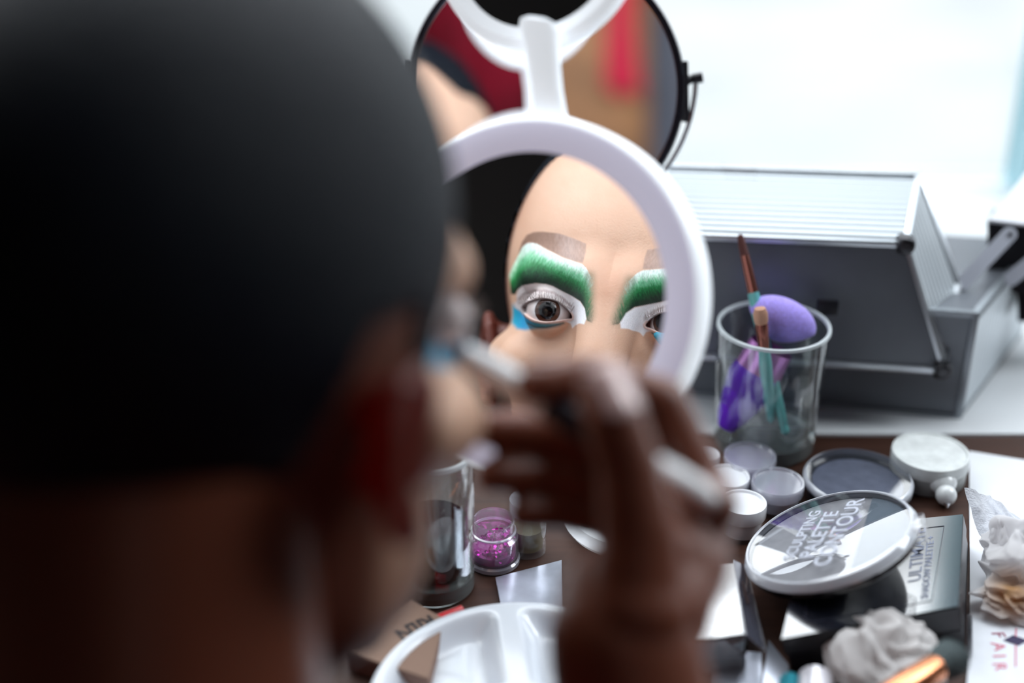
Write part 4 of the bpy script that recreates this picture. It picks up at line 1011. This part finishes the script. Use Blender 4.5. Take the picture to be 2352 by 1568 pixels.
# ------------------------------------------------------------------ tissues
def thin_paper(m):
    N, L = m.node_tree.nodes, m.node_tree.links; b = N['Principled BSDF']; out = N['Material Output']
    t = N.new('ShaderNodeBsdfTranslucent'); mx = N.new('ShaderNodeMixShader'); mx.inputs[0].default_value = .45
    if b.inputs['Base Color'].is_linked: L.new(b.inputs['Base Color'].links[0].from_socket, t.inputs['Color'])
    else: t.inputs['Color'].default_value = b.inputs['Base Color'].default_value
    L.new(b.outputs[0], mx.inputs[1]); L.new(t.outputs[0], mx.inputs[2]); L.new(mx.outputs[0], out.inputs[0]); return m
tis = thin_paper(mat('tissue_paper', (.97,.94,.93), rough=.95, bump=.15, bscale=1500))
def crumple(name, c, r, seed, m, squash=.8, amp=.55, sub=6, fr=1.6):
    bm = bmesh.new(); bmesh.ops.create_icosphere(bm, subdivisions=sub, radius=1)
    o_ = Vector((seed*3.1, seed*1.7, -seed))
    for v in bm.verts:
        p = v.co.copy(); w_ = p + .75*Vector((noise.noise(p*.9+o_), noise.noise(p*.9+o_+Vector((9,0,0))), noise.noise(p*.9+o_+Vector((0,9,0)))))
        sa = lambda x: math.sqrt(x*x+.006)
        n1 = (1-sa(noise.noise(w_*fr+o_))*2.2); n2 = (1-sa(noise.noise(w_*fr*1.9+o_*2))*2.2); n3 = noise.noise(w_*fr*5+o_*3)
        lobe = noise.noise(p*1.1+o_*5)
        s_ = .60+amp*(max(-.3,n1)*.60+max(-.3,n2)*.26+n3*.03)+.28*lobe
        q_ = p*max(.22, s_); q_.z *= squash; v.co = Vector(c)+q_*r
    zmin = min(v.co.z for v in bm.verts)
    for v in bm.verts:
        if v.co.z < .0015: v.co.z = .0015+ (v.co.z-.0015)*.02
    return bmobj(name, bm, m)
tc_ = T(2034,1512,.012)
o = crumple('crumpled_tissue', tc_, .0262, 2.3, tis, .72, .55, 6, 1.15); tag(o, 'crumpled cream-stained tissue in front of the black palette box', 'tissue')
te = empty('large_tissue', T(2330,1400,0), 'large crumpled white tissue with an orange stain at the right edge', 'tissue')
stain, N, L = new_mat('stained_tissue'); b = N['Principled BSDF']; b.inputs['Roughness'].default_value = .95
g_ = N.new('ShaderNodeNewGeometry'); vm_ = N.new('ShaderNodeVectorMath'); vm_.operation = 'DISTANCE'; sp = T(2325,1365,.012); vm_.inputs[1].default_value = sp
L.new(g_.outputs['Position'], vm_.inputs[0]); mr = N.new('ShaderNodeMapRange'); mr.inputs['From Min'].default_value = .003; mr.inputs['From Max'].default_value = .016; L.new(vm_.outputs['Value'], mr.inputs['Value'])
cr = N.new('ShaderNodeValToRGB'); cr.color_ramp.elements[0].color = (.62,.34,.14,1); cr.color_ramp.elements[1].color = (.92,.91,.92,1); L.new(mr.outputs['Result'], cr.inputs[0]); L.new(cr.outputs[0], b.inputs['Base Color'])
adopt(te, crumple('crumpled_core', T(2348,1270,.018), .022, 5.1, stain, .85, .5, 6, 1.1), crumple('crumpled_foot', T(2328,1352,.008), .023, 7.7, stain, .45, .5, 6, 1.2))
thin_paper(stain)
# embossed flap standing up behind
emb, N, L = new_mat('embossed_tissue'); b = N['Principled BSDF']; b.inputs['Roughness'].default_value = .95; b.inputs['Base Color'].default_value = (.88,.90,.95,1)
tc = N.new('ShaderNodeTexCoord'); wv_ = N.new('ShaderNodeTexVoronoi'); wv_.inputs['Scale'].default_value = 900; L.new(tc.outputs['Object'], wv_.inputs['Vector'])
bp = N.new('ShaderNodeBump'); bp.inputs['Strength'].default_value = .6; bp.inputs['Distance'].default_value = .0006; L.new(wv_.outputs['Distance'], bp.inputs['Height']); L.new(bp.outputs['Normal'], b.inputs['Normal'])
thin_paper(emb)
def flap(name, quad, m, amp, seed, n=40):
    bm = bmesh.new(); g = []
    nn_ = (quad[1]-quad[0]).cross(quad[3]-quad[0]).normalized()
    for i in range(n+1):
        row = []
        for j in range(n+1):
            u, v = i/n, j/n; p = quadpt(quad, u, v)
            row.append(bm.verts.new(p+nn_*amp*(noise.noise(Vector((u*3+seed,v*3,seed)))*1.2+.6*(1-abs(noise.noise(Vector((u*4,v*6+seed,3))))*2)*v)))
        g.append(row)
    for i in range(n):
        for j in range(n): bm.faces.new((g[i][j],g[i+1][j],g[i+1][j+1],g[i][j+1]))
    return bmobj(name, bm, m)
adopt(te, flap('embossed_flap', [T(2214,1120,.030), T(2275,1138,.024), T(2356,1238,.020), T(2262,1262,.010)], emb, .0022, 1.5),
      flap('embossed_flap', [T(2272,1136,.026), T(2330,1180,.022), T(2470,1290,.018), T(2318,1290,.010)], emb, .0022, 3.1),
      flap('upright_fold', [T(2284,1188,.032), T(2304,1194,.032), T(2345,1330,.014), T(2250,1290,.010)], stain, .003, 6.2))
# ------------------------------------------------------------------ front brushes and cap
blk = mat('charcoal_bristles', (.10,.13,.135), rough=.85, noise_amt=.5, nscale=1500, bump=.8, bscale=2500); cpr = mat('rose_copper', (.85,.33,.16), rough=.22, metal=.85)
def tuft(name, zq, prof, m, seed, n=64):
    bm = bmesh.new(); add_lathe(bm, prof, n, False, Matrix.Identity(4))
    rr = random.Random(seed)
    for v in bm.verts:
        a_ = math.atan2(v.co.y, v.co.x); k = .04*math.sin(a_*17+seed)+.03*math.sin(a_*31+v.co.z*900)
        v.co.x *= 1+k; v.co.y *= 1+k; v.co = zq @ v.co
    return bmobj(name, bm, m)
tp = P(2205,1490,628); en = P(1985,1640,560); d_ = en-tp
tp = T(2212,1494,.026); en = T(1975,1640,.026); d_ = en-tp
zq = d_.to_track_quat('Z','Y').to_matrix().to_4x4(); zq.translation = tp; L_ = max(d_.length, .12)
e = empty('foundation_brush', en, 'brush with dense charcoal bristles and a copper handle, bottom right', 'brush')
def hairs(name, zq, r0, r1, ln, m, n, seed):
    rr = random.Random(seed); bm = bmesh.new()
    for _ in range(n):
        a_ = rr.random()*2*math.pi; q_ = math.sqrt(rr.random()); x0, y0 = r0*q_*math.cos(a_), r0*q_*math.sin(a_)
        k = r1/r0; top_ = ln*(1-.35*q_*q_)*(1-.06*rr.random())
        add_tube(bm, [zq @ Vector((x0,y0,ln)), zq @ Vector((x0*(1+(k-1)*.7),y0*(1+(k-1)*.7),ln*.5)), zq @ Vector((x0*k+rr.gauss(0,.0002),y0*k+rr.gauss(0,.0002),ln-top_))], [.00022,.0002,.00008], 3, False)
    return bmobj(name, bm, m)
adopt(e, lathe('bristles', [(0,.002),(.0050,.003),(.0077,.007),(.0078,.012),(.0058,.019),(0,.019)], blk, None, 40, False, zq),
      hairs('bristle_tips', zq, .0056, .0086, .0185, blk, 900, 3),
      lathe('ferrule', [(.0058,.018),(.0062,.019),(.0062,.042),(.0052,.060),(0,.060)], cpr, None, 40, False, zq),
      lathe('handle', [(.0052,.059),(.0056,.07),(.0045,L_-.01),(0,L_)], cpr, None, 40, False, zq))
tp = T(1818,1548,.007); en = T(1790,1760,.005); zq = (en-tp).to_track_quat('Z','Y').to_matrix().to_4x4(); zq.translation = tp; L_ = (en-tp).length
e = empty('eyeshadow_brush', en, 'small brush with teal-blue bristles at the bottom edge', 'brush')
tb_ = mat('teal_bristles', (.02,.30,.38), rough=.8)
adopt(e, lathe('bristles', [(0,.001),(.0030,.002),(.0044,.006),(.0036,.014),(0,.014)], tb_, None, 24, False, zq), hairs('bristle_tips', zq, .0034, .0052, .014, tb_, 300, 5),
      lathe('ferrule', [(.0036,.0135),(.0038,.03),(0,.03)], M['chrome'], None, 24, False, zq), lathe('handle', [(.0036,.0295),(.0042,.04),(.003,L_),(0,L_)], M['black'], None, 24, False, zq))
c = T(1872,1590,.008)
tp = T(1874,1552,.0085); en = T(1868,1640,.0085); zq = (en-tp).to_track_quat('Z','Y').to_matrix().to_4x4(); zq.translation = tp
e = empty('lip_gloss_tube', (c.x,c.y,0), 'short clear tube with a white shiny cap at the bottom edge', 'tube')
adopt(e, lathe('cap', [(0,0),(.0060,.0004),(.0078,.0022),(.0080,.016),(0,.016)], mat('pearly_cap', (.82,.80,.86), rough=.12, coat=.8, metal=.2), None, 48, False, zq), lathe('tube', [(.0074,.0158),(.0074,.040),(0,.041)], clearp, None, 48, False, zq))
ca, cb = T(2226,1418,.0016), T(2226,1512,.0016); cd_ = (cb-ca).normalized(); cs_ = cd_.cross(Vector((0,0,1))).normalized()
o = tube('wire_coil', [ca.lerp(cb, k/220)+cs_*(.0012*math.cos(k*.75))+Vector((0,0,.0014+.0012*math.sin(k*.75))) for k in range(221)], .00022, M['chrome'], None, 6); tag(o, 'thin silvery wire coil lying along the right side of the black palette box', 'wire')
# thin dark stick poking from the tissue
tp = T(2046,1532,.016); en = T(2052,1660,.004)
o = tube('eyeliner_pencil', [tp, tp.lerp(en,.1), en], [.0018,.0034,.0034], M['black_gloss']); tag(o, 'thin black eyeliner pencil lying against the cream-stained tissue', 'pencil')
# small clear rhinestone pile between pots
# ------------------------------------------------------------------ left side
loc = T(1134,1288); loc.z = 0; d_ = loc.y*CP+H/1000*SP; r = 56/F*d_; mt = Matrix.Translation(loc)
e = empty('glitter_jar', loc, 'open clear jar with magenta glitter at the bottom, beside the half-hidden tumbler', 'jar')
hj = HZ(loc.x, loc.y, 1190)
adopt(e, lathe('jar_body', [(0,.0005),(r,.0005),(r*1.03,.003),(r*1.0,hj*.60),(r*.86,hj*.66),(r*.84,hj*.97),(r*.80,hj),(r*.77,hj*.97),(r*.79,hj*.66),(r*.93,hj*.58),(r*.95,.004),(0,.003)], clear_mat('tinted_jar', tint=(.97,.93,.98), rough=.04, base=.05, haze=.12, hazecol=(.85,.78,.92)), None, 64, False, mt),
      lathe('thread_ring', [(r*.86,hj*.70),(r*.93,hj*.715),(r*.93,hj*.74),(r*.86,hj*.755)], milky, None, 64, True, mt),
      lathe('foot_ring', [(r*.98,.0003),(r*1.08,.001),(r*1.08,.003),(r*1.0,.004)], milky, None, 64, True, mt))
bm = bmesh.new(); rr = random.Random(4)
for _ in range(900):
    a_ = rr.random()*2*math.pi; q_ = math.sqrt(rr.random())*r*.88; s_ = .0006+rr.random()*.0006
    m_ = Matrix.Translation(loc+Vector((q_*math.cos(a_), q_*math.sin(a_), .0045+rr.random()*(.008+.004*math.cos(a_))))) @ Matrix.Rotation(rr.random()*6,4,Vector((rr.random(),rr.random(),rr.random())).normalized())
    vs_ = [bm.verts.new(m_ @ Vector((s_*math.cos(k*math.pi/3), s_*math.sin(k*math.pi/3), 0))) for k in range(6)]; bm.faces.new(vs_)
adopt(e, tag(bmobj('glitter', bm, mat('magenta_glitter', (.75,.02,.55), rough=.25, metal=.7), smooth=False), kind='stuff'),
      lathe('glitter_bed', [(0,.0045),(r*.9,.0045),(r*.9,.0085),(0,.011)], mat('magenta_powder', (.42,.02,.30), rough=.6), None, 48, False, mt))
loc = T(1212,1262); loc.z = 0; mt = Matrix.Translation(loc); r = 42/F*(loc.y*CP+H/1000*SP)
e = empty('sample_jar', loc, 'clear capped jar behind the hand, joined row with the magenta glitter jar', 'jar'); e['label'] = 'clear jar with olive contents, right of the magenta glitter jar'
adopt(e, lathe('jar_body', [(0,.0005),(r,.0005),(r,.017),(r*.9,.019),(r*.9,.024),(r*.85,.024),(r*.85,.003),(0,.003)], clearp, None, 48, False, mt),
      lathe('contents', [(0,.0032),(r*.83,.0032),(r*.83,.014),(0,.014)], mat('olive_powder', (.18,.16,.06), rough=.7), None, 32, False, mt),
      lathe('lid', [(0,.024),(r*1.0,.024),(r*1.02,.0255),(r*1.0,.031),(0,.0315)], milky, None, 48, False, mt))
sheet('foil_sachet', [(1152,1400),(1290,1400),(1290,1290),(1138,1330)], slv, .0015, 'small silver sachet on the table beside the white sectioned dish', 'sachet', .0012)
bt = sheet('cardboard_box', [(800,1500),(985,1560),(1020,1422),(946,1380)], mat('brown_card', (.30,.19,.14), rough=.8), .010, 'brown cardboard carton with black letters beside the half-hidden tumbler', 'carton', .0005)
bm = bmesh.new(); cbq = [T(px,py,.0104) for px,py in ((800,1500),(985,1560),(1020,1422),(946,1380))]
blki = mat('black_ink', (.01,.01,.015), rough=.6)
hexa(bm, [p-Vector((0,0,.0100)) for p in cbq]+[p-Vector((0,0,.0005)) for p in cbq]); o = bmobj('carton_side', bm, mat('brown_card_side', (.22,.13,.10), rough=.8), smooth=False); adoptm(bt, o)
for ch, (px_, py_) in (('R',(983,1425)),('I',(965,1432)),('L',(948,1440)),('N',(930,1452))):
    adoptm(bt, text('lettering', ch, .0105, blki, Matrix.Translation(T(px_,py_,.0107)) @ Matrix.Rotation(math.radians(215),4,'Z'), bold=.0002))
o = box('red_lipstick_cap', (0,0,0), (.001,.001,.001), M['black']); bpy.data.objects.remove(o)
ra, rb2 = T(1005,1424,.004), T(1062,1402,.004)
o = tube('red_pencil', [ra, rb2], .0028, mat('red_lacquer', (.75,.01,.02), rough=.25, coat=.5)); tag(o, 'short red pencil between the tumbler foot and the white dish', 'pencil')
# white sectioned dish
dc = T(1196,1600,.012); dc.z = 0; dd = dc.y*CP+(H/1000-.012)*SP; Rd = 352/F*dd; print('dish', dc, Rd)
bm = bmesh.new(); NR, NA = 70, 256; g = []
def dish_h(x, y):
    rr_ = math.hypot(x,y)
    def box_sd(px, py):  # rounded quadrant pocket distance (negative inside)
        ww = .0042; rad = .009
        dx, dy = ww-abs(px), ww-abs(py); 
        qx, qy = max(dx+rad,0), max(dy+rad,0); s1 = math.hypot(qx,qy)-rad if (dx+rad>0 and dy+rad>0) else max(dx,dy)
        s2 = rr_-(Rd-.0045)
        h = max(0, rad*.9-abs(s1-s2))/(rad*.9); return max(s1,s2)+h*h*rad*.9*.25
    s = box_sd(x,y)
    t = min(1, max(0, -s/.010)); t = t*t*(3-2*t)
    lipr = min(1, max(0, (rr_-(Rd-.002))/.002))
    return .0125-.0095*t-.0015*lipr*lipr
rotd = math.radians(6)
for i in range(NR+1):
    rr_ = Rd*i/NR; row = []
    for j in range(NA):
        a_ = 2*math.pi*j/NA; x, y = rr_*math.cos(a_), rr_*math.sin(a_)
        X_, Y_ = x*math.cos(rotd)+y*math.sin(rotd), -x*math.sin(rotd)+y*math.cos(rotd)
        row.append(bm.verts.new((dc.x+x, dc.y+y, dish_h(X_,Y_))))
    g.append(row)
for i in range(NR):
    for j in range(NA):
        k = (j+1) % NA
        try: bm.faces.new((g[i][j],g[i][k],g[i+1][k],g[i+1][j]))
        except ValueError: pass
bmesh.ops.remove_doubles(bm, verts=g[0], dist=1e-7)
out_ = [bm.verts.new((dc.x+(Rd-.004)*math.cos(2*math.pi*j/NA), dc.y+(Rd-.004)*math.sin(2*math.pi*j/NA), 0)) for j in range(NA)]
for j in range(NA): bm.faces.new((g[NR][j],g[NR][(j+1)%NA],out_[(j+1)%NA],out_[j]))
bm.faces.new(out_)
o = bmobj('sectioned_dish', bm, mat('white_glazed_ceramic', (.80,.84,.90), rough=.18, coat=.6)); tag(o, 'round white mixing dish with rounded compartments at the bottom, beside the hand', 'dish')

# ------------------------------------------------------------------ sub-parts hang under their part
def kids(e, nm): return [o for o in bpy.data.objects if o.parent == e and o.name.split('.')[0] == nm]
def sub(par, *chs):
    for c in chs: c.parent = par; c.matrix_parent_inverse = Matrix.Identity(4)
for e_ in [o for o in bpy.data.objects if o.type == 'EMPTY' and o.parent is None]:
    for par, chs in (('door',('door_handle',)),('latch',('latch_bar',)),('lid',('lid_panel','ribbed_rim','corner_guard','lock_plate','latch','lettering','frame_line','lid_face','lid_rim','clasp')),
                     ('case_base',('hinge_arm','rivet')),('ring_frame',('light_ring',)),('frame',('pivot_knob','pivot_clip')),('bristles',('bristle_tips',)),('glass_wall',('rim',)),('jar_body',('thread_ring','foot_ring')),('box_shell',('hanger_flap',)),('pot',('cream',))):
        pp = kids(e_, par)
        if pp:
            for nm in chs: sub(pp[0], *kids(e_, nm))
for o in [o for o in bpy.data.objects if o.name.split('.')[0] == 'latch_bar']:
    pass
# ------------------------------------------------------------------ light
w = bpy.data.worlds.new('sky'); scn.world = w; w.use_nodes = True
bg = w.node_tree.nodes['Background']; bg.inputs[0].default_value = (.91,.96,1.0,1); bg.inputs[1].default_value = 2.2
def area(name, loc, aim, sx, sy, power, col, portal=False):
    l = bpy.data.lights.new(name, 'AREA'); l.shape = 'RECTANGLE'; l.size = sx; l.size_y = sy; l.energy = power; l.color = col
    o = bpy.data.objects.new(name, l); COL.objects.link(o); o.location = loc
    o.rotation_euler = (Vector(aim)-Vector(loc)).to_track_quat('-Z','Y').to_euler()
    if portal: l.cycles.is_portal = True
    return o
area('window_portal', (0,1.10,.74), (0,0,.74), 3.3, 1.46, 1, (1,1,1), True)
area('window_daylight', (-.1,1.04,.95), (0,.3,.1), 1.7, .8, 14, (.90,.95,1.0))
area('side_fill', (1.5,.80,1.15), (0,.55,.1), .6, .9, 17, (.88,.94,1.0))  # added fill lamp from upper right; no window in that wall
area('rear_fill', (.05,-.9,1.7), (.05,-1.8,.9), .5, .3, 6, (1,.9,.8))  # unseen fill lamp, added to brighten what the rear mirror reflects
# ---- camera
cd = bpy.data.cameras.new('camera'); cam = bpy.data.objects.new('camera', cd); COL.objects.link(cam)
cam.location = (0,0,H/1000); cam.rotation_euler = (math.radians(90)-PITCH, 0, 0)
cd.sensor_width = 36; cd.lens = F/2352*36; cd.clip_start = .01; cd.clip_end = 100
cd.dof.use_dof = True; cd.dof.focus_distance = .718; cd.dof.aperture_fstop = 2.15; cd.dof.aperture_blades = 0
scn.camera = cam
scn.view_settings.view_transform = 'Standard'; scn.view_settings.look = 'None'; scn.view_settings.exposure = 0.0
scn.cycles.use_denoising = True
scn.cycles.max_bounces = 8; scn.cycles.transparent_max_bounces = 20; scn.cycles.use_adaptive_sampling = True; scn.cycles.adaptive_threshold = .02; scn.cycles.caustics_refractive = False; scn.cycles.caustics_reflective = False
scn.cycles.sample_clamp_indirect = 8
bpy.context.view_layer.update()
